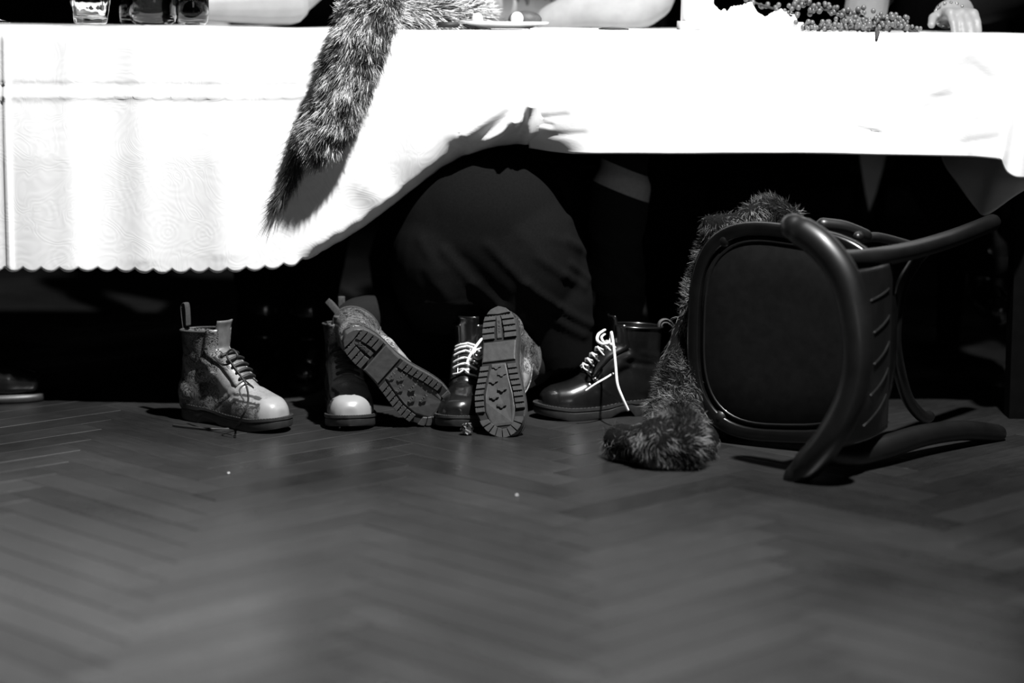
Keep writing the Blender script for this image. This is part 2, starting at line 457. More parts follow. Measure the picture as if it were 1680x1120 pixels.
rf = fpx((878, 195, 930, 190, 0.006, -0.006), (880, 200, 905, 205, 0.004, -0.007), (875, 222, 960, 220, 0.006, -0.005), (905, 108, 960, 92, 0.02, 0.004), (940, 150, 1020, 135, 0.012, 0.003),
         (1365, 108, 1390, 112, 0.004, -0.005), (1390, 205, 1440, 216, 0.0035, -0.007), (1390, 205, 1440, 211, 0.006, 0.005), (1440, 214, 1560, 130, 0.014, 0.006), (1450, 235, 1520, 200, 0.010, 0.004), (1500, 130, 1590, 85, 0.014, 0.005),
         (1340, 125, 1400, 110, 0.010, 0.003), (1490, 160, 1560, 158, 0.006, -0.003), (1600, 110, 1625, 135, 0.010, -0.004), (1580, 235, 1640, 225, 0.008, -0.004), (1050, 190, 1100, 178, 0.01, 0.002), (1590, 60, 1592, 250, 0.004, 0.003), Y=YT-0.012)
hem_r = [(868, 243), (905, 248), (940, 251), (1060, 250), (1300, 250), (1500, 253), (1600, 256), (1636, 259)]
def cloth_right():
    xl = at(868, 240, YT).x
    stations = []                      # (top x, top y, hem x, hem y, hem z, tuck)
    px = 868.0
    while px <= 1636:
        hy = lerpn(px, [a for a, _ in hem_r], [b_ for _, b_ in hem_r]); p = at(px, hy, YT-0.012)
        stations.append((p.x, YT-0.002, p.x, YT-0.012, p.z, 1)); px += 4
    K = [((1640, YT-0.002), (1641, 262, YT-0.015)), ((1646, YT-0.002), (1650, 281, YT-0.06)), ((1656, YT-0.002), (1668, 290, YT-0.075)), ((1668, YT-0.002), (1690, 292, YT-0.05)),
         ((1674, YT+0.01), (1694, 300, YT-0.01)), ((1676, YT+0.03), (1660, 322, YT+0.02)), ((1676, YT+0.06), (1616, 351, YT+0.07)), ((1675, YT+0.13), (1598, 338, YT+0.15)),
         ((1674, YT+0.22), (1570, 300, YT+0.25)), ((1672, YT+0.33), (1545, 262, YT+0.36)), ((1670, YT+0.5), (1530, 205, YT+0.52)), ((1668, YT+0.80), (1525, 150, YT+0.82))]
    pts = []
    for (tx, ty), (hx, hy, hY) in K:
        T = at(tx+58, 60, ty if ty < YT+0.02 else YT); H = at(hx+2, hy, hY); pts.append((min(T.x, XR+0.004), ty, H.x, H.y, H.z, 0))
    a = [Vector(p[:3]) for p in pts]; b_ = [Vector(p[3:]+(0,))[:] for p in pts]
    A = crom([(p[0], p[1], 0) for p in pts], 6); B = crom([(p[2], p[3], p[4]) for p in pts], 6)
    stations += [(q[0], q[1], w_[0], w_[1], w_[2], 0) for q, w_ in zip(A, B)]
    NV = 56; V = []; F = []; nt = 5
    for ci, (tx, ty, hx, hy, hz, fr) in enumerate(stations):
        z0 = 0.7545
        inx = min(tx, XR-0.01)
        for q in range(nt):
            s_ = q/nt
            if fr: V.append((tx, YT+0.80*(1-s_)**1.6+0.006, z0))
            else: V.append((tx+(inx-0.10-tx)*(1-s_), ty+(YT+0.42-ty)*(1-s_)*0.6, z0))
        for j in range(NV):
            s_ = j/(NV-1); z = z0-0.002-(z0-hz)*s_
            e = s_**0.75 if not fr else s_
            x = tx+(hx-tx)*e; y = ty+(hy-ty)*e
            if fr:
                y = drape_y(x, z0, z, s_)+0.004-0.0065*min(1, max(0, x-xl)/0.035)-0.004*min(1, max(0, x-xl)/0.3)+pull(x, z0, z, hz)
                y -= 0.45*fold_disp(x, z, rf)*min(1, (z0-z)/0.01)
                y -= 0.0035*noise.noise(Vector((x*9, z*14, 4)))*min(1, (z0-z)*8)*min(1, max(0, x-xl)/0.1)
            V.append((x, y, z))
    n = nt+NV
    for c in range(len(stations)-1):
        for j in range(n-1): F.append((c*n+j, c*n+j+1, (c+1)*n+j+1, (c+1)*n+j))
    # drop along the far side of the table, with one hanging corner
    base = len(V); xs = np.linspace(at(900, 50, 4.95).x, XR-0.03, 90); NB = 14
    for x in xs:
        p0 = at(1428, 352, YT+0.83); dx = abs(x-p0.x); hz = min(0.60, p0.z+dx*5.2)
        for j in range(NB):
            s_ = j/(NB-1); V.append((x+0.006*math.sin(x*60)*s_, YT+0.822+0.006*math.sin(x*23)*s_, 0.752-(0.752-hz)*s_))
    for c in range(len(xs)-1):
        for j in range(NB-1): F.append((base+c*NB+j, base+c*NB+j+1, base+(c+1)*NB+j+1, base+(c+1)*NB+j))
    me = np_mesh('linen_tablecloth', V, F); o = link('linen_tablecloth', me, M_linen)
    m = o.modifiers.new('s', 'SOLIDIFY'); m.thickness = 0.0012; m.offset = 0
    return o
tag(cloth_right(), 'plain white wrinkled tablecloth with short straight hem on the right', 'tablecloth')

# ------------------------------------------------------------------ boots
SX = [0.0, 0.008, 0.025, 0.055, 0.09, 0.115, 0.15, 0.19, 0.225, 0.255, 0.272, 0.282, 0.286]
SWd = [0.0, 0.020, 0.032, 0.037, 0.036, 0.036, 0.042, 0.051, 0.053, 0.045, 0.032, 0.017, 0.0]
def yc(x): return 0.007*math.sin(max(0, x-0.08)/0.2*math.pi)
def sole_outline(n=72, grow=0.0):
    P = []
    for i in range(n):
        a = 2*math.pi*i/n; u = 0.5-0.5*math.cos(a); x = u*0.286
        hw = lerpn(x, SX, SWd)+(grow if 0 < u < 1 else 0)
        if 0.002 < u < 0.04 or 0.96 < u < 0.998: hw = lerpn(x, SX, SWd)
        sgn = 1 if math.sin(a) >= 0 else -1
        P.append((x+(grow*(2*u-1)), yc(x)+sgn*hw))
    # light smoothing
    for _ in range(2): P = [((P[i-1][0]+2*P[i][0]+P[(i+1) % n][0])/4, (P[i-1][1]+2*P[i][1]+P[(i+1) % n][1])/4) for i in range(n)]
    return P
def ztop(x): return lerpn(x, [0, .09, .15, .22, .286], [.036, .033, .026, .026, .033])
def zbot(x, lug): 
    if lug: return lerpn(x, [0, .2, .286], [0.004, 0.004, 0.013])
    return lerpn(x, [0, .012, .078, .083, .105, .13, .22, .286], [.003, 0, 0, .013, .011, .0, 0, .012])
_cache = {}
def upper_mesh():
    if 'up' in _cache: return _cache['up']
    mb = MB()
    X = [.006, .02, .05, .09, .13, .16, .19, .22, .245, .262, .272]
    HW = [.020, .030, .034, .034, .037, .043, .048, .048, .042, .031, .016]
    TZ = [.095, .11, .115, .118, .112, .097, .083, .073, .068, .060, .048]
    rings = []
    for x in np.linspace(.006, .272, 30):
        hw, tz = lerpn(x, X, HW), lerpn(x, X, TZ); r = []
        for k in range(24):
            a = 2*math.pi*k/24; ca, sa = math.cos(a), math.sin(a)
            e = 0.82 if sa > 0 else 0.45
            zz = .026+(tz-.026)*abs(sa)**e if sa > 0 else .026-0.006*abs(sa)**e
            r.append(Vector((x, yc(x)+hw*math.copysign(abs(ca)**0.72, ca), zz)))
        rings.append(r)
    mb.loft(rings)
    rings = []
    for z in np.linspace(.05, .225, 16):
        xc = lerpn(z, [.05, .10, .13, .16, .21], [.054, .056, .060, .061, .061]); rx = lerpn(z, [.05, .10, .13, .16, .21], [.052, .052, .050, .052, .056]); ry = lerpn(z, [.05, .1, .13, .16, .21], [.035, .033, .034, .038, .043])
        rings.append([Vector((xc+rx*math.cos(2*math.pi*k/28), ry*math.sin(2*math.pi*k/28), z)) for k in range(28)])
    mb.loft(rings)
    mb.tube([(.085, 0, .130), (.12, 0, .108), (.16, .003, .066), (.20, .005, .045)], [.034, .036, .036, .030], 16, dome=True)
    mb.ellip((.037, 0, .058), (.040, .037, .045), nu=20, nv=14)
    me = baked(mb, 0.0030, 9, 0.5)
    v = get_v(me)
    # ankle creases
    crease = [(.03, .105, .10, .118, .006, -.0025), (.085, .13, .115, .105, .008, .003), (.15, .07, .17, .095, .005, -.002), (.165, .06, .188, .088, .005, -.0018), (.02, .125, .06, .135, .007, .002)]
    nn = get_n(me)
    d = np.array([fold_disp(a[0], a[2], crease) if a[2] < 0.15 else 0 for a in v])
    seam = np.array([0.0013 if (p[2] > 0.028 and (p[0] < lerpn(p[2], [.03, .05, .075, .10, .12], [.108, .135, .172, .168, .2]))) else 0 for p in v])
    v += nn*(d+seam)[:, None]; set_v(me, v)
    tree = BVHTree.FromPolygons([tuple(p) for p in v], [tuple(f.vertices) for f in me.polygons])
    bm = bmesh.new(); bm.from_mesh(me)
    bmesh.ops.bisect_plane(bm, geom=bm.verts[:]+bm.edges[:]+bm.faces[:], plane_co=(.06, 0, .188), plane_no=(-0.06, 0, 1), clear_outer=True)
    bmesh.ops.bisect_plane(bm, geom=bm.verts[:]+bm.edges[:]+bm.faces[:], plane_co=(0, 0, .0235), plane_no=(0, 0, -1), clear_outer=True)
    bm.to_mesh(me); bm.free()
    # printed tones
    v = get_v(me); tone = []; scroll = []
    for x, y, z in v:
        k = noise.noise(Vector((x*22, y*22, z*22))); k2 = noise.noise(Vector((x*55+3, y*55, z*55)))
        if z > 0.112 and x < 0.125: s_ = 0.42+0.25*k; sc = 1.0
        else:
            s_ = 0.84+.1*k; sc = 0.2
            front = (x-0.1)/0.17
            side = min(1, max(0, (z-0.03)/(0.035)))
            if x < 0.13: s_ = 0.50+0.5*k+(0.25 if 0.085 < z < 0.112 and x > 0.03 else -0.05); sc = 0.9
            elif side < 0.72+0.4*k2: s_ = 0.48+0.7*k; sc = 0.8
            if x > 0.168 and y < 0.02:     # two dark strokes and a scalloped shape on the toe side
                if abs(z-(0.066-0.10*(x-0.20))-0.004*math.sin((x-.17)*40)) < 0.0022 and x < 0.235: s_ = 0.14
                if abs(z-(0.058-0.07*(x-0.20))) < 0.0024 and x < 0.240: s_ = 0.16
                if z < 0.050+0.003*math.sin(x*400) and x < 0.243: s_ = 0.5+0.3*k2; sc = 0.7
            elif x > 0.2 and y > 0.02 and z < 0.06+0.004*k2 : s_ = 0.45+0.5*k2; sc = 0.6
            if x > 0.243+0.006*k2: s_ = 0.88+.05*k; sc = 0.0
        tone.append(min(1, max(0, s_))); scroll.append(sc)
    set_attr(me, 'tone', tone); set_attr(me, 'scroll', scroll)
    _cache['up'] = (me, tree); return _cache['up']
def I_D(t_):
    I = crom([(.150, .004, .045), (.120, .002, .070), (.085, 0, .105), (.062, 0, .145), (.060, 0, .20)], 10)
    D = crom([(.55, 0, .84), (.66, 0, .75), (.80, 0, .60), (.985, 0, .17), (1, 0, -.03)], 10)
    f = t_*(len(I)-1); i = min(int(f), len(I)-2); k = f-i
    return I[i].lerp(I[i+1], k), D[i].lerp(D[i+1], k).normalized()
def surf(t_, y, off):
    _, tree = upper_mesh(); I, D = I_D(t_)
    o = I+D*0.16+Vector((0, y, 0)); h, nrm, _, _ = tree.ray_cast(o, -D)
    if h is None: h = I+D*0.03+Vector((0, y, 0)); nrm = D
    return h+nrm*off
def strip(y0s, y1s, t0, t1, off, n=26, m=4, th=0.0016, lift=None):
    """leather strip lying on the boot front between lateral limits"""
    mb = MB(); V = []; F = []
    for i in range(n+1):
        t_ = t0+(t1-t0)*i/n; a, b_ = y0s(t_), y1s(t_)
        for k in range(m+1):
            p = surf(t_, a+(b_-a)*k/m, off)
            if lift: p += lift(t_)
            V.append(p)
    for i in range(n):
        for k in range(m): q = i*(m+1)+k; F.append((q, q+1, q+m+2, q+m+1))
    mb.add(V, F); return mb
def solid(o, th): m = o.modifiers.new('s', 'SOLIDIFY'); m.thickness = th; m.offset = 0; return o
def get_shared(key, fn):
    if key not in _cache: _cache[key] = fn()
    return _cache[key]
def sole_mb(lug):
    mb = MB(); ol = sole_outline(72, 0.0); rings = []
    for zf, gr in ((0, -.002), (.15, 0), (.62, 0.0), (.66, -.0012), (.74, -.0012), (.78, .0012), (1.0, .0010)):
        P = sole_outline(72, gr); rings.append([Vector((x, y, zbot(x, lug)+(ztop(x)-zbot(x, lug))*zf)) for x, y in P])
    mb.loft(rings); return mb
def stitch_mb():
    mb = MB(); P = sole_outline(96, -0.0008)
    for i in range(96):
        (x, y), (x2, y2) = P[i], P[(i+1) % 96]
        a = Vector((x, y, ztop(x)+.0004)); b_ = Vector((x2, y2, ztop(x2)+.0004)); mb.tube([a.lerp(b_, .15), a.lerp(b_, .72)], 0.0007, 4)
    return mb
ET = [0.10, 0.20, 0.30, 0.40, 0.51, 0.63, 0.76, 0.89]
EY = lambda t_: 0.017+0.004*t_
def eyelet_mb():
    mb = MB()
    for t_ in ET:
        for s_ in (-1, 1):
            p = surf(t_, s_*EY(t_), 0.0032); q = surf(t_, s_*EY(t_), 0.006); n_ = (q-p).normalized(); u = n_.orthogonal().normalized(); v_ = n_.cross(u)
            mb.tube([p+u*math.cos(a)*.0022+v_*math.sin(a)*.0022 for a in [k*math.pi/4 for k in range(8)]], 0.0008, 5, closed=True)
    return mb
def lace_rows(n, style):
    mb = MB()
    for i, t_ in enumerate(ET[:n]):
        yy = EY(t_)
        if style == 'v':                # white laces: short V ticks crossing
            for s_ in (-1, 1):
                t2 = ET[min(i+1, 7)]
                P = [surf(t_, s_*yy*1.15, .002), surf(t_, s_*yy*1.15, .0060), surf(t_+(t2-t_)*.15, s_*yy*.5, .0085), surf(t_+(t2-t_)*.3, 0, .0085+.001*s_), surf(t_+(t2-t_)*.5, -s_*yy*.5, .0030), surf(t_+(t2-t_)*.6, -s_*yy*.6, .0005)]
                mb.tube(crom(P, 4), 0.0021, 7, flat=0.6)
        else:
            P = [surf(t_, -yy, .002), surf(t_, -yy, .0062), surf(t_, 0, .0085), surf(t_, yy, .0062), surf(t_, yy, .002)]
            mb.tube(crom(P, 5), 0.0033, 7)
            if i < n-1 and False:
                P = [surf(t_, yy, .003), surf((t_+ET[i+1])/2, 0, .0055), surf(ET[i+1], -yy, .003)]
                mb.tube(crom(P, 4), 0.0022, 6)
    return mb
def loop_mb(lean, h=0.045):
    base = Vector((0.009, 0, 0.168)); mb = MB()
    if lean is None:
        c = [(.004, 0, 0), (.002, 0, .022), (-.006, 0, .030), (-.017, 0, .030), (-.027, 0, .022), (-.032, 0, .008), (-.026, 0, .016), (-.016, 0, .0235), (-.006, 0, .0235), (-.002, 0, .016), (-.001, 0, 0)]
        mb.tube([base+Vector(p) for p in crom(c, 5)], 0.007, 10, flat=0.16, up=(1, 0, 0.6)); return mb
    c = [Vector((0, 0, 0)), Vector((-.006, 0, .025)), Vector((lean*0.5-.008, 0, .055)), Vector((lean-.004, 0, .022+h)), Vector((lean+.004, 0, .024+h)), Vector((lean*0.6+.006, 0, .055)), Vector((.005, 0, .022))]
    mb.tube([base+p for p in crom(c, 6)], 0.0075, 10, flat=0.14, up=(1, 0, 0.05)); return mb
def lug_parts(parent):
    """raised tread blocks of the outsole, each its own piece"""
    def prism(poly, h=0.0052, name='tread_lug'):
        mb = MB(); cx = sum(p[0] for p in poly)/len(poly); cy = sum(p[1] for p in poly)/len(poly)
        rr = []
        for (dz, k) in ((0.0006, 1.0), (-h+.0012, 1.0), (-h, 0.93)):
            rr.append([Vector((cx+(x-cx)*k, cy+(y-cy)*k, zbot(cx, True)+(zbot(x, True)-zbot(cx, True))+dz)) for x, y in poly])
        mb.loft(rr); return mb.build(name, M_rubber, parent, smooth=False)
    def edge(x, s_, ins=0.0): return (x, yc(x)+s_*(lerpn(x, SX, SWd)-ins))
    def jag(xa, s_, o1, o2):             # jagged joint across a row, as in the photo
        a = [0.15, 0.32, 0.42, 0.55, 0.68, 0.8]; d = [0, .0011, -.0004, .0014, -.0002, .0008]
        return [(xa+dd, o1+(o2-o1)*k) for k, dd in zip(a, d)]
    def rows(xs, s_, wid, jagged0):
        for i in range(len(xs)-1):
            x0, x1 = xs[i]+.0015, xs[i+1]-.0015
            ya, yb = edge(x0, s_), edge(x1, s_)
            ia, ib = (x0, yc(x0)+s_*max(.004, lerpn(x0, SX, SWd)-wid)), (x1, yc(x1)+s_*max(.004, lerpn(x1, SX, SWd)-wid))
            poly = [ya]+([] if (i+jagged0) % 2 else jag(x0, s_, ya[1], ia[1]))+[ia, ib, yb]
            prism(poly if s_ > 0 else list(reversed(poly)))
    for s_ in (-1, 1):
        rows([.020, .0325, .046, .0595, .073], s_, .026, 0)
        rows([.128+.0125*i for i in range(9)], s_, .019, 1)
    # heel cap, instep plate, lettered strip
    cap = [edge(x, 1, .001) for x in (.017, .012, .007, .003)]+[(0.0012, 0)]+[edge(x, -1, .001) for x in (.003, .007, .012, .017)]+[(.0195, 0)]
    prism(cap, name='heel_cap')
    xs = list(np.linspace(.079, .121, 6)); prism([edge(x, 1, .001) for x in xs]+[edge(x, -1, .001) for x in reversed(xs)], h=0.0035, name='instep_plate')
    prism([(.0205, .005), (.072, .005), (.072, -.005), (.0205, -.005)], h=0.003, name='lettered_strip')
    cu = bpy.data.curves.new('lettering', 'FONT'); cu.body = '2IOISLIE'; cu.size = .0085; cu.extrude = .0005; cu.align_x = 'CENTER'; cu.align_y = 'CENTER'
    to = bpy.data.objects.new('lettering', cu); COL.objects.link(to); dg = bpy.context.evaluated_depsgraph_get(); tm = bpy.data.meshes.new_from_object(to.evaluated_get(dg)); bpy.data.objects.remove(to)
    lo = link('lettering', tm, M_rubber, parent, smooth=False)
    lo.matrix_local = Matrix.Translation((.046, 0, .004-.0033)) @ Matrix(((1, 0, 0, 0), (0, -1, 0, 0), (0, 0, -1, 0), (0, 0, 0, 1)))
    xs = list(np.linspace(.126, .258, 9)); ww = [max(.008, lerpn(x, SX, SWd)-.0215) for x in xs]; ww[0] *= .9
    prism([(x, yc(x)+w_) for x, w_ in zip(xs, ww)]+[(x, yc(x)-w_) for x, w_ in reversed(list(zip(xs, ww)))], h=.0026, name='centre_plate')
    # toe radial blocks
    c0 = Vector((.240, yc(.240))); n = 8
    for i in range(n):
        a0 = math.radians(-86+172*i/n+1.6); a1 = math.radians(-86+172*(i+1)/n-1.6)
        def hit(a):
            for r in np.linspace(.075, .01, 90):
                x = c0.x+r*math.cos(a)
                if x < .2855 and abs(c0.y+r*math.sin(a)-yc(x)) < lerpn(x, SX, SWd): return r
            return .02
        poly = [(c0.x+r*math.cos(a), c0.y+r*math.sin(a)) for a, r in ((a0, hit(a0)-.0005), ((a0+a1)/2, hit((a0+a1)/2)-.0003), (a1, hit(a1)-.0005), (a1, max(.015, hit(a1)-.019)), (a0, max(.015, hit(a0)-.019)))]
        prism(poly)
    # centre chevrons
    for i, (cx, cy) in enumerate([(.132, .004), (.149, -.008), (.163, .010), (.182, -.008), (.197, .010), (.216, -.004)]):
        cy += yc(cx); k = .0095
        P = [(-.5, -1), (-.1, -.55), (-.35, -.25), (.25, 0), (-.35, .25), (-.1, .55), (-.5, 1), (.3, 1.05), (.45, .5), (.95, .2), (.95, -.2), (.45, -.5), (.3, -1.05)]
        prism([(cx+a*k*.75, cy+b_*k) for a, b_ in P], h=.0050, name='tread_star')

def add_boot(root, style, worn=False, loop_lean=0.0, lace_n=5):
    """parts are given local boot coordinates and parented to root"""
    me, _ = upper_mesh()
    pm_ = style == 'print'
    um = me.copy(); up = link('upper', um, M_print if pm_ else M_blackleather, root)
    s = up.modifiers.new('s', 'SOLIDIFY'); s.thickness = 0.0028; s.offset = -1; s.material_offset = 0
    if pm_: up['label'] = 'pale leather printed with dark scrolls and strokes'
    else: up['label'] = 'glossy black leather'
    sm = sole_mb(worn); so = sm.build('sole', M_rubber if worn else M_rubber_dark, root, smooth=False)
    so.data.polygons.foreach_set('use_smooth', [True]*len(so.data.polygons)); e = so.modifiers.new('e', 'EDGE_SPLIT'); e.split_angle = math.radians(35)
    if worn:
        so.data.materials.append(M_grooveshade)
        for p in so.data.polygons:
            if p.normal.z < -.6: p.material_index = 1  # underside gets the painted groove shade so the lugs stand out
    if worn: lug_parts(so if root.parent is None else root)
    st = get_shared('st', lambda: stitch_mb().mesh('welt_stitching')); o = link('welt_stitching', st.copy(), M_rubber if not pm_ else M_rubber_dark, root); tag(o, kind='stuff')
    # tongue and lace facings
    def mk_tongue():
        mb = strip(lambda t_: -.0165-.004*t_, lambda t_: .0165+.004*t_, .07, 1.0, .0022, 26, 6)
        n0 = len(mb.v); row = mb.v[-7:]
        for q in range(1, 4):
            mb.add([Vector(p)+Vector((.0015*q, 0, .0045*q)) for p in row], [])
        for q in range(3):
            for k in range(6):
                a = (n0-7 if q == 0 else n0+7*(q-1)); c = n0+7*q; mb.f.append((a+k, a+k+1, c+k+1, c+k))
        return mb
    to = mk_tongue().build('tongue', M_print if pm_ and worn else (M_paletrim if pm_ else M_blackleather), root, fix=False); solid(to, .003)
    if pm_:
        to.data.materials.clear(); to.data.materials.append(M_tongue)
    for s_ in (-1, 1):
        mb = strip(lambda t_: s_*(.0115+.004*t_), lambda t_: s_*(.030+.003*t_), .045, .965, .0030, 24, 4)
        fo = mb.build('lace_facing', M_print if pm_ else M_blackleather, root, fix=False); solid(fo, .002)
        if pm_:
            vv = get_v(fo.data); set_attr(fo.data, 'tone', [0.82 if z < .118 else 0.48 for z in vv[:, 2]]); set_attr(fo.data, 'scroll', [0.2 if z < .118 else 1.0 for z in vv[:, 2]])
    em = get_shared('ey', lambda: eyelet_mb().mesh('eyelets')); tag(link('eyelets', em.copy(), M_metal if pm_ else M_dark, root), kind='stuff')
    cm = MB(); n = 48                     # bound collar along the opening
    rim = []
    for k in range(n):
        a = 2*math.pi*k/n
        if abs((a+math.pi) % (2*math.pi)-math.pi) < 0.33: continue
        rim.append((a, Vector((.061+.0553*math.cos(a), .0412*math.sin(a), .187+(.0553*math.cos(a))*0.06))))
    rim.sort(key=lambda q: q[0]); 
    cm.tube([p for _, p in rim], .0034, 7, flat=0.8); cm.build('collar', M_loop if pm_ else M_blackleather, root)
    lm = loop_mb(loop_lean); lo = lm.build('pull_loop', M_loop if pm_ else M_loopgrey, root)
    if lace_n:
        lr = lace_rows(lace_n, 'bar' if pm_ else 'v'); lw = lr.build('lace', M_laceblack if pm_ else M_lacewhite, root)
        lw['label'] = 'black lace' if pm_ else 'white lace'
    return up
M_tongue = simple('pale_tongue_leather', 0.10, 0.45, 0.4, 0.3, 60, 0.1)

def boot(name, label, style, heel, toe, scale=1.0, lean=0.0, lace_n=5, group=None, tilt=0.0):
    h, t_ = Vector(heel), Vector(toe); d = (t_-h); rz = math.atan2(d.y, d.x)
    root = empty(name, (h.x, h.y, 0.0005), rz); root.scale = (scale,)*3
    tag(root, label, 'boot', group); add_boot(root, style, False, lean, lace_n)
    bpy.context.view_layer.update()
    return root
def lace_tail(root, pts, r=0.0025, mat=None, world=True, nm='lace'):
    bpy.context.view_layer.update()
    inv = root.matrix_world.inverted() if world else Matrix.Identity(4)
    mb = MB(); mb.tube([inv @ p for p in crom(pts, 7)], r, 7, flat=0.7, dome=True); return mb.build(nm, mat, root)

# heel/toe points on the floor read from the photo
def boot_dir(heelpx, ang, L=1):
    h = fl(*heelpx); return h, h+Vector((math.cos(math.radians(ang)), math.sin(math.radians(ang)), 0))
GB = 'four empty boots left standing on the floor'
h, t_ = boot_dir((303, 683), -36)
b1 = boot('ankle_boot', 'pale printed ankle boot with trailing black lace, standing alone on the left', 'print', h, t_, 0.94, -0.004, 5)
Yb = h.y-0.10
lace_tail(b1, [at(352, 586, Yb-.03), at(366, 598, Yb-.06), at(380, 594, Yb-.08), at(390, 584, Yb-.09), at(381, 573, Yb-.08), at(372, 583, Yb-.08), at(385, 603, Yb-.095), at(403, 630, Yb-.11), at(407, 658, Yb-.12), at(398, 682, Yb-.12), fl(384, 701, .003), fl(345, 703, .003), fl(310, 700, .003), fl(285, 697, .003)], .0030, M_laceblack)
lace_tail(b1, [at(372, 583, Yb-.07), at(385, 606, Yb-.09), at(400, 622, Yb-.09), at(416, 636, Yb-.07), at(404, 630, Yb-.10), at(393, 640, Yb-.12), at(402, 660, Yb-.13)], .0018, M_laceblack)
h, t_ = boot_dir((560, 667), -82)
b2 = boot('ankle_boot', 'pale printed ankle boot pointing at the viewer, partly behind the leaning boot sole', 'print', h, t_, 0.94, 0.0, 5)
h, t_ = boot_dir((1086, 676), -163)
b4 = boot('ankle_boot', 'glossy black ankle boot with white laces standing beside the fallen chair', 'black', h, t_, 0.94, None, 6)
Yb = h.y-.06
lace_tail(b4, [at(992, 541, Yb-.02), at(982, 548, Yb-.05), at(980, 558, Yb-.06), at(988, 564, Yb-.06), at(998, 562, Yb-.06), at(1002, 556, Yb-.05), at(1003, 545, Yb-.05), at(1007, 570, Yb-.07), at(1010, 600, Yb-.09), at(1013, 630, Yb-.11), at(1021, 652, Yb-.12), at(1030, 672, Yb-.12)], .0034, M_lacewhite)
lace_tail(b4, [at(992, 548, Yb-.03), at(987, 553, Yb-.05), at(990, 560, Yb-.06), at(997, 566, Yb-.04)], .0026, M_lacewhite)
lace_tail(b4, [at(962, 640, Yb-.10), at(978, 629, Yb-.10), at(992, 621, Yb-.09), at(1005, 613, Yb-.07)], .0032, M_lacewhite)
h, t_ = boot_dir((783, 668), -99)
b3 = boot('ankle_boot', 'glossy black ankle boot with white laces, mostly hidden behind the upright boot sole', 'black', h, t_, 0.94, 0.0, 6)
Yb = h.y-.12
lace_tail(b3, [at(790, 556, Yb), at(778, 572, Yb-.02), at(768, 590, Yb-.03), at(764, 610, Yb-.03), at(765, 628, Yb-.03)], .0032, M_lacewhite)
lace_tail(b3, [at(792, 572, Yb-.02), at(780, 574, Yb-.04), at(778, 582, Yb-.05), at(784, 588, Yb-.05), at(793, 584, Yb-.04)], .0032, M_lacewhite)

# ------------------------------------------------------------------ kneeling person under the table
def Mx(X, Z, loc, s=1.0):
    X = Vector(X).normalized(); Z = Vector(Z); Z = (Z-X*Z.dot(X)).normalized(); Y = Z.cross(X)
    return Matrix(((X.x*s, Y.x*s, Z.x*s, loc[0]), (X.y*s, Y.y*s, Z.y*s, loc[1]), (X.z*s, Y.z*s, Z.z*s, loc[2]), (0, 0, 0, 1)))
kp = empty('kneeling_person', (-0.05, 4.3, 0)); tag(kp, 'person in a black skirt and printed boots kneeling with head under the tablecloth', 'person')
bpy.context.view_layer.update(); KI = kp.matrix_world.inverted()
def kpart(name, me, mat, lab=None):
    me.transform(KI); o = link(name, me, mat, kp)
    if lab: o['label'] = lab
    return o
# body: one continuous surface (torso bent forward under the table, arms down, lower legs on the floor)
hx = at(797, 400, 4.2).x
WB = [((817, 501), (826, 717), 4.02, 3.905, Vector((0.22, 1, 0.0))), ((568, 547), (737, 687), 3.95, 4.01, Vector((0.02, 1, -0.08)))]
def in_boot(q, p):
    H = at(*q[0], q[2]); T = at(*q[1], q[3]); return Mx(T-H, q[4], H, (T-H).length/0.286) @ Vector(p)
ank_r = in_boot(WB[0], (.062, 0, .15)); top_r = in_boot(WB[0], (.062, 0, .25)); ank_l = in_boot(WB[1], (.062, 0, .15)); top_l = in_boot(WB[1], (.062, 0, .25))
kn_r = Vector((hx+.13, 4.50, .065)); kn_l = Vector((hx-.11, 4.50, .065))
mb = MB()
mb.ellip((hx, 4.24, .33), (.155, .12, .145)); mb.tube([(hx, 4.26, .34), (hx, 4.42, .40), (hx+.01, 4.60, .40), (hx+.02, 4.72, .38)], [.135, .125, .14, .10], 16, dome=True)
mb.tube([(hx+.02, 4.72, .38), (hx+.03, 4.80, .36)], [.055, .05], 12, dome=True)
mb.ellip((hx+.03, 4.88, .33), (.075, .09, .11)); mb.ellip((hx+.03, 4.93, .26), (.018, .025, .02))
mb.ellip((hx-.045, 4.88, .33), (.012, .025, .03)); mb.ellip((hx+.105, 4.88, .33), (.012, .025, .03))
for kn, an, tp, s_ in ((kn_r, ank_r, top_r, 1), (kn_l, ank_l, top_l, -1)):
    mb.tube([(hx+s_*.08, 4.27, .30), (hx+s_*.095, 4.36, .19), kn], [.095, .082, .058], 16, dome=True)
    mid = kn.lerp(tp, .62)+Vector((0, 0, .025)); mb.tube(crom([kn, mid, tp, an], 4), list(np.interp(np.linspace(0, 3, 13), [0, 1, 2, 3], [.055, .060, .042, .030])), 16, dome=True)
for s_, hand in ((1, Vector((hx+.26, 4.60, .02))), (-1, Vector((hx-.22, 4.75, .02)))):
    sh = Vector((hx+s_*.16, 4.66, .42)); el = Vector((hand.x+s_*.01, hand.y-.02, .24)); mb.tube([sh, el, hand+Vector((0, 0, .03))], [.052, .040, .026], 12, dome=True)
    mb.ellip(hand+Vector((0, .04, 0)), (.04, .045, .016))
    for q in range(4): mb.tube([hand+Vector(((q-1.5)*.019, .07, .002)), hand+Vector(((q-1.5)*.023, .105, .008)), hand+Vector(((q-1.5)*.025, .135-.006*abs(q-1.4), -.006))], [.010, .009, .008], 8, dome=True)
    mb.tube([hand+Vector((-s_*.03, .02, 0)), hand+Vector((-s_*.06, .06, -.004))], [.012, .009], 8, dome=True)
kpart('body', baked(mb, .007, 8), M_tights, 'dark tights and jersey')
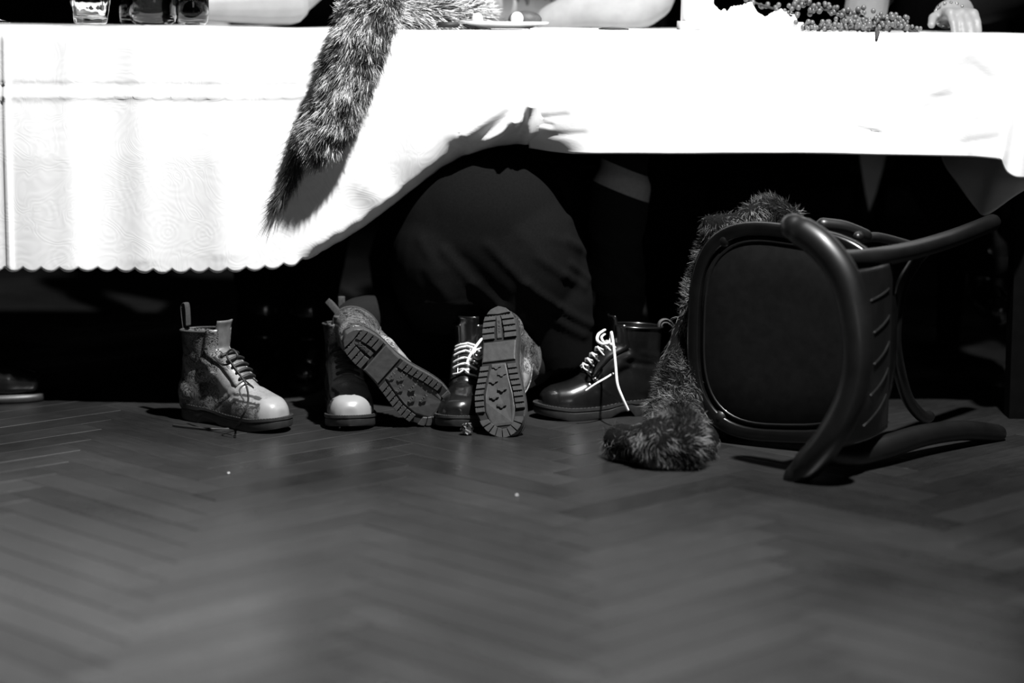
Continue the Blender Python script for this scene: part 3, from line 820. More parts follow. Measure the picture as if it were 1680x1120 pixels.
# head hair
mb = MB(); mb.ellip((hx+.03, 4.875, .345), (.085, .095, .105)); kpart('hair', baked(mb, .008, 4), M_hair)
# skirt, draped over hips and thighs, with diagonal pull folds
def wpt(px, py, Y): return at(px, py, Y)
c0 = at(795, 385, 4.22)
mb = MB()
mb.ellip((c0.x+.005, 4.195, c0.z+.028), (.148, .115, .132), nu=26, nv=18)
mb.ellip((c0.x, 4.235, c0.z), (.178, .155, .170), nu=28, nv=20)
mb.ellip((c0.x+.075, 4.21, c0.z-.05), (.118, .14, .155), nu=24, nv=16)
mb.ellip((c0.x-.07, 4.225, c0.z-.055), (.118, .14, .150), nu=24, nv=16)
mb.tube([(c0.x+.085, 4.24, c0.z-.03), (c0.x+.115, 4.225, .20), (c0.x+.135, 4.235, .125)], [.115, .105, .085], 20, dome=True)
mb.tube([(c0.x-.07, 4.25, c0.z-.03), (c0.x-.065, 4.235, .22), (c0.x-.055, 4.24, .175)], [.115, .110, .09], 20, dome=True)
mb.ellip((c0.x, 4.36, c0.z+.0), (.165, .16, .150), nu=24, nv=16)
mb.tube([(c0.x+.10, 4.36, .22), (c0.x+.15, 4.42, .10)], [.11, .09], 16, dome=True)
mb.tube([(c0.x-.10, 4.36, .24), (c0.x-.13, 4.42, .14)], [.11, .09], 16, dome=True)
sk = baked(mb, .006, 14)
ff = []
for (a, b_, c, d, wd, am) in [(800, 400, 862, 462, .009, .010), (862, 462, 915, 505, .008, .013), (915, 505, 972, 545, .008, .012), (728, 409, 774, 463, .009, .010), (774, 463, 822, 502, .009, .011), (822, 502, 880, 535, .01, .009),
        (880, 420, 925, 452, .008, .008), (925, 452, 960, 480, .008, .010), (905, 390, 950, 410, .009, .006), (935, 362, 958, 385, .006, .008), (930, 395, 962, 425, .007, .010), (935, 435, 968, 470, .006, .010), (700, 440, 735, 490, .012, .007), (850, 380, 900, 430, .012, .005), (690, 395, 720, 445, .01, .006),
        (900, 520, 960, 560, .009, .010), (850, 485, 900, 525, .010, -.006), (760, 420, 830, 490, .012, -.006), (660, 512, 700, 497, .005, .005), (700, 497, 790, 500, .005, .005)]:
    p, q = at(a, b_, 4.1), at(c, d, 4.1); ff.append((p.x, p.z, q.x, q.z, wd, am))
v = get_v(sk); nn = get_n(sk)
dd = np.array([fold_disp(p[0], p[2], ff) if n_[1] < 0.3 else 0 for p, n_ in zip(v, nn)])
v += nn*dd[:, None]*0.45; set_v(sk, v)
bm = bmesh.new(); bm.from_mesh(sk)
bmesh.ops.bisect_plane(bm, geom=bm.verts[:]+bm.edges[:]+bm.faces[:], plane_co=at(750, 549, 4.15), plane_no=(-0.03, 0, -1), clear_outer=False)
lim = at(750, 549, 4.15).z
dele = [f for f in bm.faces if f.calc_center_median().z < lim-0.0 and f.calc_center_median().x < c0.x+.03]
bmesh.ops.delete(bm, geom=dele, context='FACES')
dele = [f for f in bm.faces if f.calc_center_median().z < 0.085]
bmesh.ops.delete(bm, geom=dele, context='FACES')
bm.to_mesh(sk); bm.free()
so = kpart('skirt', sk, M_skirt, 'black jersey skirt with diagonal pull folds'); solid(so, .003)
# arm in a dark sleeve with one broad grey band, beside the hips
mb = MB(); p0, p1, p2, p3 = at(1030, 215, 4.44), at(1020, 300, 4.40), at(1010, 390, 4.40), at(1018, 470, 4.44)
mb.tube(crom([p0, p1, p2, p3, at(1012, 530, 4.44)], 5), [.05]*5+[.062]*5+[.055]*5+[.052]*6, 18, dome=True)
mb.ellip(at(1005, 445, 4.42), (.065, .055, .05))
sv = baked(mb, .006, 6); v = get_v(sv); nn = get_n(sv)
ff = [(at(a, b_, 4.4).x, at(a, b_, 4.4).z, at(c, d, 4.4).x, at(c, d, 4.4).z, .01, .007) for a, b_, c, d in ((975, 380, 1050, 460), (985, 420, 1045, 480), (980, 470, 1050, 500))]
v += nn*np.array([fold_disp(p[0], p[2], ff) for p in v])[:, None]; set_v(sv, v)
so = link('sleeve', sv, M_stripe, kp); so.matrix_parent_inverse = KI; so['label'] = 'dark sleeve with a broad grey band'
# worn boots: soles to the viewer
Mb = Mx(at(829, 716, 3.935)-at(817, 502, 4.02), Vector((0.40, 1, 0.30)), (0, 0, 0), 0.93)
def worn_boot(heel_px, toe_px, Yh, Yt, Zdir, s, lean, laces):
    H = at(heel_px[0], heel_px[1], Yh); T = at(toe_px[0], toe_px[1], Yt)
    s = (T-H).length/0.286
    r = empty('boot', M=Mx(T-H, Zdir, H, s)); r.name = 'boot'
    bpy.context.view_layer.update()
    mw = r.matrix_world.copy(); r.parent = kp; r.matrix_world = mw
    add_boot(r, 'print', True, lean, laces); r['label'] = 'pale printed boot with lugged rubber sole'
    bpy.context.view_layer.update(); return r
w1 = worn_boot(*WB[0], .9, -.01, 3)
w2 = worn_boot(*WB[1], .9, -.02, 3)

# ------------------------------------------------------------------ fallen bentwood chair
th = math.radians(29)
U = Vector((-math.sin(th), -math.cos(th), 0)); Fv = Vector((-math.cos(th), math.sin(th), 0)); SCc = Vector((.503, 3.83, .2115))
CM = Matrix(((0, Fv.x, U.x, SCc.x), (0, Fv.y, U.y, SCc.y), (1, 0, 0, SCc.z), (0, 0, 0, 1)))    # local: x lateral (now up), y forward, z chair-up, origin at seat centre
ch = empty('bentwood_chair', M=CM); tag(ch, 'black bentwood chair lying on its side, seat facing the viewer', 'chair')
CI = CM.inverted()
def L(px, py, Y): return CI @ at(px, py, Y)
def seat_ring(gr, z, n=64):
    P = []
    for k in range(n):
        a = 2*math.pi*k/n; ca, sa = math.cos(a), math.sin(a); e = 2.0/3.1
        x = math.copysign(abs(ca)**e, ca); y = math.copysign(abs(sa)**e, sa)
        wx = (.195+.014*y+gr); P.append(Vector((x*wx, y*(.195+gr), z)))
    return P
mb = MB(); prof = [(.0, -.018), (.004, -.012), (.005, .002), (.003, .010), (-.001, .0125), (-.017, .0125), (-.020, .010), (-.021, .005), (-.021, -.010), (-.014, -.018)]
rings = [seat_ring(gr, z) for gr, z in prof]; mb.loft(rings+[rings[0]], caps=False); mb.build('seat_frame', M_frame, ch, merge=True)
mb = MB(); mb.loft([seat_ring(-.0205, -.004), seat_ring(-.0205, .004), seat_ring(-.026, .007), seat_ring(-.10, .0085), seat_ring(-.17, .009)]); mb.build('seat_panel', M_seat, ch)
mb = MB(); mb.loft([seat_ring(-.027, .0065), seat_ring(-.028, .0092), seat_ring(-.031, .0092), seat_ring(-.032, .0065)], caps=False); mb.build('seat_bead', M_wood, ch)
# top rail
Ap, Bp = L(1302, 372, 3.60), L(1306, 783, 3.565)
rail = crom([Ap, L(1350, 405, 3.56), L(1390, 465, 3.53), L(1408, 560, 3.51), L(1400, 640, 3.51), L(1364, 715, 3.52), Bp], 8)
mb = MB(); mb.tube(rail, [.023]*3+[.026]*(len(rail)-6)+[.022]*3, 16, flat=1.0, dome=True); mb.build('top_rail', M_wood, ch)
# rear posts that run on as the back legs
Cp = crom([L(1362, 424, 3.585), L(1400, 425, 3.64), L(1450, 420, 3.70), L(1510, 407, 3.82), L(1570, 388, 3.95), L(1628, 365, 4.07)], 6)
mb = MB(); mb.tube(Cp, list(np.interp(np.linspace(0, 1, len(Cp)), [0, .4, 1], [.0155, .0175, .0165])), 14, dome=True); mb.build('back_leg', M_wood, ch)
Dp = crom([L(1350, 745, 3.56), L(1395, 748, 3.63), L(1450, 734, 3.70), L(1515, 714, 3.79), L(1580, 706, 3.87), L(1636, 711, 3.94)], 6)
mb = MB(); mb.tube(Dp, list(np.interp(np.linspace(0, 1, len(Dp)), [0, .4, 1], [.016, .022, .0175])), 14, dome=True); mb.build('back_leg', M_wood, ch)
# arched brace between the back legs
Ep = crom([L(1517, 412, 3.86), L(1500, 432, 3.85), L(1478, 475, 3.82), L(1468, 550, 3.80), L(1476, 610, 3.84), L(1490, 655, 3.92), L(1512, 682, 3.99), L(1524, 683, 4.02)], 6)
mb = MB(); mb.tube(Ep, .0115, 12, dome=True); mb.build('arched_brace', M_wood, ch)
# front legs (behind the seat from here)
for s_ in (-1, 1):
    mb = MB(); P = crom([(s_*.165, .13, -.005), (s_*.168, .135, -.15), (s_*.175, .145, -.30), (s_*.19, .155, -.44)], 5)
    mb.tube(P, list(np.linspace(.019, .0135, len(P))), 12, dome=True); mb.build('front_leg', M_wood, ch)
# side brace and its bolt
mb = MB(); P = crom([L(1350, 369, 3.86), L(1385, 373, 3.87), L(1420, 386, 3.88)], 5); mb.tube(P, list(np.linspace(.0135, .012, len(P))), 14, dome=True); mb.build('brace_block', M_wood, ch)
mb = MB(); P = crom([L(1340, 375, 3.87), L(1400, 391, 3.90), L(1440, 389, 3.92), L(1495, 403, 3.95)], 5); mb.tube(P, .0095, 12, dome=True); mb.build('side_brace', M_wood, ch)
mb = MB(); a, b_ = L(1407, 389, 3.84), L(1409, 386, 3.87); mb.tube([b_, a], .0095, 14, dome=True); mb.build('bolt', M_wood, ch)
# curved back panel with carved slots
def panel_pt(u, v_):                   # u 0..1 across (lateral), v 0..1 from seat up to the rail
    x = -.148+.296*u; bow = (2*u-1)**2
    z = .018+.21*v_
    y = -.188-.012*math.sin(v_*math.pi)-.02*(1-bow)*v_+.012*v_*bow-.006
    return Vector((x, y, z))
mb = MB(); NU, NVv = 40, 14; V = []
for i in range(NU+1):
    for j in range(NVv+1):
        u, v_ = i/NU, j/NVv; k = (1-.16*(v_-.5)**2*4*0)  # straight sides
        V.append(panel_pt(u, v_))
Fq = [(i*(NVv+1)+j, i*(NVv+1)+j+1, (i+1)*(NVv+1)+j+1, (i+1)*(NVv+1)+j) for i in range(NU) for j in range(NVv)]
mb.add(V, Fq); solid(mb.build('back_panel', M_wood, ch, fix=False), .008)
for k in range(5):
    u = .16+.17*k; mb = MB()
    P = [panel_pt(u+(.03+.025*(4-k))*(.5-q), .22+.5*q)+Vector((0, -.0045, 0)) for q in np.linspace(0, 1, 6)]
    mb.tube(P, .0022, 8, dome=True); mb.build('carved_slot', M_wood, ch)

# ------------------------------------------------------------------ fur
def sample(me, n):
    me.calc_loop_triangles(); v = get_v(me); nn = get_n(me)
    tr = np.empty(len(me.loop_triangles)*3, dtype=np.int32); me.loop_triangles.foreach_get('vertices', tr); tr = tr.reshape(-1, 3)
    a, b_, c = v[tr[:, 0]], v[tr[:, 1]], v[tr[:, 2]]; ar = np.linalg.norm(np.cross(b_-a, c-a), axis=1)
    i = NR.choice(len(tr), n, p=ar/ar.sum()); r1 = np.sqrt(NR.random(n))[:, None]; r2 = NR.random(n)[:, None]
    w0, w1_, w2_ = 1-r1, r1*(1-r2), r1*r2
    P = a[i]*w0+b_[i]*w1_+c[i]*w2_; N = nn[tr[i, 0]]*w0+nn[tr[i, 1]]*w1_+nn[tr[i, 2]]*w2_
    return P, N/np.maximum(1e-9, np.linalg.norm(N, axis=1))[:, None]
def unit(a): return a/np.maximum(1e-9, np.linalg.norm(a, axis=1))[:, None]
def vnoise(P, s, seed=0): return np.array([noise.noise(Vector((p[0]*s+seed, p[1]*s, p[2]*s))) for p in P])
def fur(name, core, n, length, width, comb, tonef, mat, parent, lift=0.45, rnd=0.35, droop=0.25, clump=0.0, clump_s=60):
    P, N = sample(core, n); C = comb(P, N); D0 = unit(N*lift+C+NR.normal(size=(n, 3))*rnd)
    if clump:
        j = np.stack([vnoise(P, clump_s, 3.1*q+1) for q in range(3)], 1); D0 = unit(D0+j*clump)
    ln = (length(P) if callable(length) else length)*(0.6+0.6*NR.random(n)); ln = ln[:, None]
    D1 = unit(D0+C*0.5+np.array([0, 0, -1.0])*droop+NR.normal(size=(n, 3))*rnd*0.3)
    p0 = P-N*0.002; p1 = p0+D0*ln*0.38; p2 = p1+unit(D0+D1)*ln*0.34; p3 = p2+D1*ln*0.28
    side = unit(np.cross(D0, NR.normal(size=(n, 3))))
    w_ = width*(0.7+0.6*NR.random(n))[:, None]
    V = np.stack([p0-side*w_, p0+side*w_, p1-side*w_*0.9, p1+side*w_*0.9, p2-side*w_*.65, p2+side*w_*.65, p3-side*w_*.12, p3+side*w_*.12], 1).reshape(-1, 3)
    b0 = (np.arange(n)*8)[:, None]
    F = np.concatenate([b0+np.array([[0, 1, 3, 2]]), b0+np.array([[2, 3, 5, 4]]), b0+np.array([[4, 5, 7, 6]])], 0)
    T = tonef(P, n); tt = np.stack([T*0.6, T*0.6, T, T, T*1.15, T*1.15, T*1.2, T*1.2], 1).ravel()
    me = np_mesh(name, V, F)
    if len(me.vertices) == len(tt): set_attr(me, 'tone', np.clip(tt, 0, 1))
    o = link(name, me, mat, parent); tag(o, kind='stuff'); return o

# fox stole lying on the table, tail hanging down the cloth
fx = empty('fox_stole', at(590, 60, YT)); tag(fx, 'grey fox fur stole on the table, its tail hanging down the white cloth', 'stole')
bpy.context.view_layer.update(); FI = fx.matrix_world.inverted()
TY = YT-.055
tailp = crom([at(622, 2, YT+.03), at(606, 25, TY+.015), at(592, 60, TY), at(572, 120, TY), at(548, 185, TY), at(526, 225, TY+.005), at(518, 243, TY+.01)], 6)
mb = MB(); mb.tube(tailp, list(np.interp(np.linspace(0, 1, len(tailp)), [0, .15, .5, .8, 1], [.045, .052, .049, .042, .032])), 18, dome=True, flat=.9)
core = baked(mb, .006, 3); core.transform(FI)
tail = link('tail', core, M_furcore, fx)
TP = np.array([list(FI @ p) for p in tailp])
def comb_tail(P, N):
    d = np.linalg.norm(P[:, None]-TP[None], axis=2).argmin(1); d = np.clip(d, 0, len(TP)-2); return unit(TP[d+1]-TP[d])*0.9
def tone_tail(P, n):
    k = vnoise(P, 34, 2); k2 = vnoise(P, 110, 5); return np.clip(0.60+0.95*k+0.75*k2+NR.normal(size=n)*0.22, 0, 1)
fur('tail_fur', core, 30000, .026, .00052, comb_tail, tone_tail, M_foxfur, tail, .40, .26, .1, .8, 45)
# thin dark wisp below it, lying against the cloth
wp = crom([at(500, 195, YT-.03), at(492, 240, YT-.03), at(478, 290, YT-.028), at(458, 330, YT-.026)], 6)
mb = MB(); mb.tube(wp, list(np.linspace(.013, .007, len(wp))), 10, dome=True); core = baked(mb, .003, 2); core.transform(FI); wisp = link('tail_tip', core, M_furcoredark, fx)
WP = np.array([list(FI @ p) for p in wp])
def comb_w(P, N):
    d = np.linalg.norm(P[:, None]-WP[None], axis=2).argmin(1); d = np.clip(d, 0, len(WP)-2); return unit(WP[d+1]-WP[d])
fur('tip_fur', core, 3200, .036, .0004, comb_w, lambda P, n: np.clip(.22+NR.normal(size=n)*.15, 0, 1), M_foxfur, wisp, .35, .22, .1)
# pelt on the table top
mb = MB(); pe = crom([at(600, 14, YT+.06), at(660, 12, YT+.10), at(720, 20, YT+.12), at(770, 18, YT+.16), at(795, 22, YT+.2)], 5)
mb.tube(pe, list(np.interp(np.linspace(0, 1, len(pe)), [0, .4, .8, 1], [.05, .04, .034, .016])), 16, dome=True)
core = baked(mb, .006, 3); core.transform(FI); pelt = link('pelt', core, M_furcore, fx); PP = np.array([list(FI @ p) for p in pe])
def comb_p(P, N):
    d = np.linalg.norm(P[:, None]-PP[None], axis=2).argmin(1); d = np.clip(d, 0, len(PP)-2); return unit(PP[d+1]-PP[d])*.6
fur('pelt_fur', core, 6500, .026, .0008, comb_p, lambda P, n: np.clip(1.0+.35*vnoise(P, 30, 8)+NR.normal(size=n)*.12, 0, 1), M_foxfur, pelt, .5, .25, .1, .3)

# dark fur coat slipped behind the fallen chair
fc = empty('fur_coat', fl(1130, 738)); tag(fc, 'dark brown fur coat crumpled behind and beside the fallen chair', 'coat')
bpy.context.view_layer.update(); GI = fc.matrix_world.inverted()
mb = MB()
mb.tube(crom([at(1172, 372, 3.98), at(1215, 370, 3.97), at(1265, 352, 3.97), at(1310, 372, 3.96)], 5), list(np.interp(np.linspace(0, 1, 16), [0, .35, .65, 1], [.022, .028, .036, .02])), 12, dome=True)
mb.ellip(at(1270, 343, 3.97), (.034, .03, .018)); mb.ellip(at(1165, 366, 3.985), (.016, .02, .016))
mb.tube(crom([at(1175, 390, 4.0), at(1152, 470, 4.0), at(1138, 550, 3.99), at(1122, 630, 3.95), at(1118, 690, 3.92)], 5), list(np.interp(np.linspace(0, 1, 21), [0, .3, .6, 1], [.022, .03, .045, .055])), 14, dome=True)
mb.tube(crom([at(1200, 400, 4.02), at(1195, 560, 4.02), at(1180, 690, 3.98)], 5), .05, 14, dome=True)
mb.tube(crom([at(1122, 650, 3.95), at(1112, 680, 3.90), fl(1115, 722, .035)], 4), [.035]*3+[.042]*6, 14, dome=True)
mb.tube(crom([fl(1150, 722, .033), fl(1100, 726, .034), fl(1045, 728, .034), fl(1018, 724, .030)], 4), [.034]*5+[.033]*8, 14, dome=True)
mb.ellip(fl(1020, 723, .032), (.028, .035, .030)); mb.ellip(fl(1085, 724, .045), (.05, .045, .045)); mb.ellip(fl(1125, 720, .05), (.04, .045, .055)); mb.ellip(at(1090, 672, 3.9), (.035, .035, .03))
core = baked(mb, .007, 4); v = get_v(core); v[:, 2] = np.maximum(v[:, 2], .002); set_v(core, v); core.transform(GI); pile = link('pelt', core, M_furcoredark, fc)
def comb_c(P, N):
    a = np.stack([vnoise(P, 14, 1), vnoise(P, 14, 11), vnoise(P, 14, 21)-.35], 1); return a*1.3
def tone_c(P, n): return np.clip(.44+.9*vnoise(P, 26, 3)+NR.normal(size=n)*.2, 0, 1)
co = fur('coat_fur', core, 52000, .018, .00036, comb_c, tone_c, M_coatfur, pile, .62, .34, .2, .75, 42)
v = get_v(co.data); gz = -fc.matrix_world.translation.z; v[:, 2] = np.maximum(v[:, 2], gz+.001); set_v(co.data, v)

# ------------------------------------------------------------------ things on the table
TZ0 = 0.7535
def on(px, Y): p = at(px, 50, Y); return Vector((p.x, Y, TZ0))
# faceted tumbler
def tumbler():
    c = on(149, YT+.045); mb = MB(); rings = []; seg = 60
    for r, z, fa in ((.0, 0, 0), (.028, 0, 0), (.0315, .003, 0), (.033, .012, .0), (.0355, .022, .06), (.041, .055, .06), (.0435, .075, 0), (.0445, .095, 0)):
        rings.append([Vector(((r*(1-fa*abs(math.sin(5*a)))*math.cos(a)), r*(1-fa*abs(math.sin(5*a)))*math.sin(a), z)) for a in [2*math.pi*k/seg for k in range(seg)]])
    for r, z in ((.0425, .095), (.041, .075), (.037, .045), (.031, .017), (.027, .013), (.0, .012)):
        rings.append([Vector((r*math.cos(2*math.pi*k/seg), r*math.sin(2*math.pi*k/seg), z)) for k in range(seg)])
    mb.loft(rings, caps=False); o = mb.build('tumbler', M_glass, merge=True); o.location = c+Vector((0, 0, .0006)); return o
tag(tumbler(), 'clear faceted glass tumbler at the table edge', 'glass')
def vessel(name, label, px, Y, R0, H, mat, liquid=None, prof=None):
    c = on(px, Y)+Vector((0, 0, .0006)); root = empty(name, c); tag(root, label, 'glass')
    pr = prof or [(0, 0), (R0*.72, 0), (R0*.9, .006), (R0, .025), (R0, H), (R0-.003, H), (R0-.003, .026), (R0*.8, .012), (0, .010)]
    mb = MB(); mb.lathe(pr, 48); mb.build('bowl', mat, root, merge=True)
    if liquid: mb = MB(); mb.lathe([(0, .0125), (R0*.78, .0135), (R0-.0035, .028), (R0-.0035, liquid), (0, liquid)], 48); mb.build('drink', M_dark, root, merge=True)
    return root
vessel('dark_jug', 'dark round glass jug just right of the tumbler', 252, YT+.10, .047, .15, M_darkglass, .12)
vessel('dark_glass', 'dark drinking glass with bright glints beside the bare elbow', 316, YT+.055, .032, .11, M_darkglass, .07)
vessel('small_glass', 'small dark glass half hidden between tumbler and jug', 214, YT+.20, .022, .09, M_darkglass, .06)
# stemmed glass foot at the left edge
mb = MB(); mb.lathe([(0, 0), (.033, 0), (.034, .002), (.02, .006), (.005, .012), (.004, .05), (.006, .08), (.03, .10), (.04, .14), (.036, .19), (.034, .19), (.038, .14), (.028, .102), (0, .09)], 40)
o = mb.build('wine_glass', M_glass, merge=True); o.location = on(-12, YT+.06)+Vector((0, 0, .0006)); tag(o, 'stemmed wine glass cut off by the left edge of the picture', 'glass')
# plate with food
pc = on(826, YT+.14); root = empty('plate', pc+Vector((0, 0, .0006))); tag(root, 'white rimmed plate lifted at table edge level beside the fur stole', 'plate')
mb = MB(); mb.lathe([(0, 0), (.055, 0), (.06, .003), (.088, .010), (.090, .0125), (.086, .0135), (.058, .006), (0, .005)], 56); mb.build('dish', M_porc, root, merge=True)
for i, (px, rr, lb) in enumerate(((783, .011, 'small white ball of cheese on the plate beside the fur'), (848, .0125, 'small white ball of cheese on the plate under the dark slice'))):
    mb = MB(); mb.ellip((0, 0, rr), (rr, rr, rr*1.05), nu=20, nv=14); o = mb.build('cheese_ball', M_wax); p = at(px, 50, YT+.10); o.location = (p.x, YT+.10, pc.z+.0075); tag(o, lb, 'food', 'white balls on the plate')
mb = MB(); mb.ellip((0, 0, .012), (.034, .022, .018), nu=24, nv=12); me = baked(mb, .003, 2); o = link('bread_slice', me, M_bowlgrey); p = at(861, 50, YT+.155); o.location = (p.x, YT+.155, pc.z+.006); tag(o, 'dark domed piece of food on the white plate', 'food')
mb = MB(); mb.box((0, 0, .008), (.06, .02, .013), bev=.004); o = mb.build('dark_morsel', M_bowlgrey); p = at(806, 50, YT+.17); o.location = (p.x, YT+.17, pc.z+.006); tag(o, 'flat dark piece of food between the two white balls', 'food')
mb = MB(); p = on(726, YT+.03); mb.box((0, 0, .006), (.045, .03, .011), bev=.003); o = mb.build('matchbox', M_dark); o.location = p+Vector((0.01, .02, .0005)); tag(o, 'small flat black box under the plate rim', 'box')
# knife
mb = MB(); mb.loft([[Vector((x, -w_, 0)), Vector((x, w_, 0)), Vector((x, w_*.8, h_)), Vector((x, -w_*.8, h_))] for x, w_, h_ in ((-.028, .003, .002), (-.02, .007, .004), (.0, .008, .005), (.015, .005, .004), (.03, .002, .002))])
o = mb.build('knife', M_dark); o.location = on(1006, YT+.02)+Vector((0, 0, .0006)); tag(o, 'short dark knife lying flat on the white cloth', 'knife')
# candle, box of crumpled paper
cc = on(1143, YT+.09); cb = on(1213, YT+.115)
root = empty('paper_box', cb+Vector((0, 0, .0006))); tag(root, 'low white cardboard box filled with crumpled white paper', 'box')
mb = MB(); hx_, hy_, hz_ = .118, .05, .018
mb.box((0, 0, .001), (2*hx_, 2*hy_, .002)); mb.build('box_floor', M_paper, root, smooth=False)
for nm, c, d in (('side_panel', (0, -hy_, hz_/2), (2*hx_, .002, hz_)), ('side_panel', (0, hy_, hz_/2), (2*hx_, .002, hz_)), ('end_panel', (-hx_, 0, hz_/2), (.002, 2*hy_, hz_)), ('end_panel', (hx_, 0, hz_/2), (.002, 2*hy_, hz_))):
    mb = MB(); mb.box(c, d); mb.build(nm, M_paper, root, smooth=False)
prof = [(1150, 3), (1164, 3), (1172, 10), (1182, 20), (1188, 16), (1192, 22), (1200, 12), (1215, 10), (1232, 5), (1242, 22), (1256, 30), (1268, 22), (1280, 16), (1292, 20), (1304, 24), (1308, 38)]
mb = MB(); V = []; NXp, NYp = 90, 10
for i in range(NXp+1):
    px = 1150+(1308-1150)*i/NXp; topy = lerpn(px, [a for a, _ in prof], [b_ for _, b_ in prof]); zt_ = max(.012, at(px, topy, YT+.10).z-cb.z); x = at(px, 40, YT+.11).x-cb.x
    for j in range(NYp+1):
        v_ = j/NYp; k = math.sin(math.pi*min(1, max(0, v_)))**.6; V.append(Vector((x+.002*noise.noise(Vector((i*.4, j, 0))), -.04+.08*v_+.004*noise.noise(Vector((i*.5, j*.7, 5))), .003+(zt_-.003)*k*(1-.12*abs(noise.noise(Vector((i*.35, j*.9, 2))))) )))
mb.add(V, [(i*(NYp+1)+j, (i+1)*(NYp+1)+j, (i+1)*(NYp+1)+j+1, i*(NYp+1)+j+1) for i in range(NXp) for j in range(NYp)])
o = mb.build('crumpled_paper', M_paper, smooth=False); o.location = cb+Vector((0, 0, .003)); solid(o, .0008); tag(o, 'crumpled white paper with a jagged top standing in the low box', 'paper')
root = empty('pillar_candle', cc+Vector((0.0, -0.0, .0035))); tag(root, 'thick white pillar candle standing in the left end of the box', 'candle')
mb = MB(); mb.lathe([(0, 0), (.031, 0), (.032, .003), (.032, .10), (.029, .103), (.02, .098), (0, .097)], 40); mb.build('wax', M_wax, root, merge=True)
mb = MB(); mb.tube([(0, 0, .095), (.001, 0, .104), (.003, 0, .109)], .0012, 6); mb.build('wick', M_dark, root)
# berry twigs
def twig(label, P, nb, spread, r0=.0028):
    pts = crom(P, 6); base = Vector(P[0]); root = empty('berry_branch', base); tag(root, label, 'branch', 'berry branches lying on the table')
    mb = MB(); mb.tube([p-base for p in pts], list(np.linspace(r0, .0012, len(pts))), 8, dome=True); st = mb.build('twig', M_twig, root)
    bmsh = MB(); bmsh.ellip((0, 0, 0), (.0046, .0046, .0050), nu=10, nv=7); bm_ = bmsh.mesh('berry'); bm_.materials.append(M_berry); bm_.polygons.foreach_set('use_smooth', [True]*len(bm_.polygons))
    for q in range(nb):
        a = pts[R.randrange(max(2, len(pts)//6), len(pts))]
        for _ in range(12):
            off = Vector((R.gauss(0, spread), R.gauss(0, spread), R.gauss(0, spread*.75)));
            if (a+off).z > TZ0+.006: break
        o = bpy.data.objects.new('berry', bm_); COL.objects.link(o); o.parent = root; s_ = R.uniform(.8, 1.25); o.scale = (s_,)*3; pp = a+off; pp.z = max(pp.z, TZ0+.006); o.location = pp-base
    return root
twig('long thin berry twig rising behind the crumpled paper', [at(1300, 24, YT+.17), at(1262, 12, YT+.16), at(1235, 3, YT+.15), at(1200, -14, YT+.14)], 12, .005)
twig('berry branch beside the end of the paper box', [at(1440, 40, YT+.09), at(1400, 22, YT+.10), at(1360, 18, YT+.10), at(1325, 8, YT+.10), at(1290, 22, YT+.1)], 70, .010)
twig('berry branch lying lowest along the cloth right of the paper box', [at(1435, 52, YT+.06), at(1400, 46, YT+.05), at(1365, 47, YT+.05), at(1325, 46, YT+.05)], 95, .009)
twig('densest berry cluster on the cloth with a tip over the edge', [at(1500, 54, YT+.06), at(1470, 40, YT+.05), at(1440, 36, YT+.05), at(1415, 42, YT+.045)], 110, .011)
twig('short berry sprig pointing towards the hand', [at(1510, 56, YT+.07), at(1488, 44, YT+.06), at(1465, 32, YT+.06), at(1448, 34, YT+.06)], 26, .006)
mb = MB(); p = at(1440, 57, YT-.014); mb.tube([p+Vector((0, .02, .006)), p+Vector((0, .004, .004)), p+Vector((-.002, 0, -.008))], [.003, .0045, .0025], 8, dome=True); o = mb.build('dried_leaf', M_twig); tag(o, 'small dark dried leaf hanging over the cloth edge under the berries', 'leaf')

# ------------------------------------------------------------------ people sitting behind the table
def head_parts(mb, c):
    c = Vector(c); mb.ellip(c, (.075, .092, .115), nu=20, nv=14); mb.ellip(c+Vector((0, -.01, -.055)), (.055, .07, .06)); mb.tube([c+Vector((0, .02, -.20)), c+Vector((0, .01, -.08))], .052, 14, dome=True)
    mb.tube([c+Vector((0, -.092, .015)), c+Vector((0, -.108, -.022))], [.009, .014], 8, dome=True)
    for s_ in (-1, 1):
        mb.ellip(c+Vector((s_*.077, .01, -.005)), (.012, .022, .032)); mb.ellip(c+Vector((s_*.032, -.082, .03)), (.022, .012, .007))
    mb.ellip(c+Vector((0, -.088, -.052)), (.024, .012, .006)); mb.ellip(c+Vector((0, -.085, -.062)), (.021, .012, .007)); mb.ellip(c+Vector((0, -.070, -.098)), (.026, .022, .018))
def face_details(parent, c):
    c = Vector(c)
    for s_ in (-1, 1): mb = MB(); mb.ellip(c+Vector((s_*.031, -.083, .012)), (.013, .008, .008), nu=12, nv=8); mb.build('eye', M_porc, parent); 
    for s_ in (-1, 1): mb = MB(); mb.ellip(c+Vector((s_*.031, -.0905, .012)), (.005, .002, .005), nu=10, nv=6); mb.build('iris', M_dark, parent)
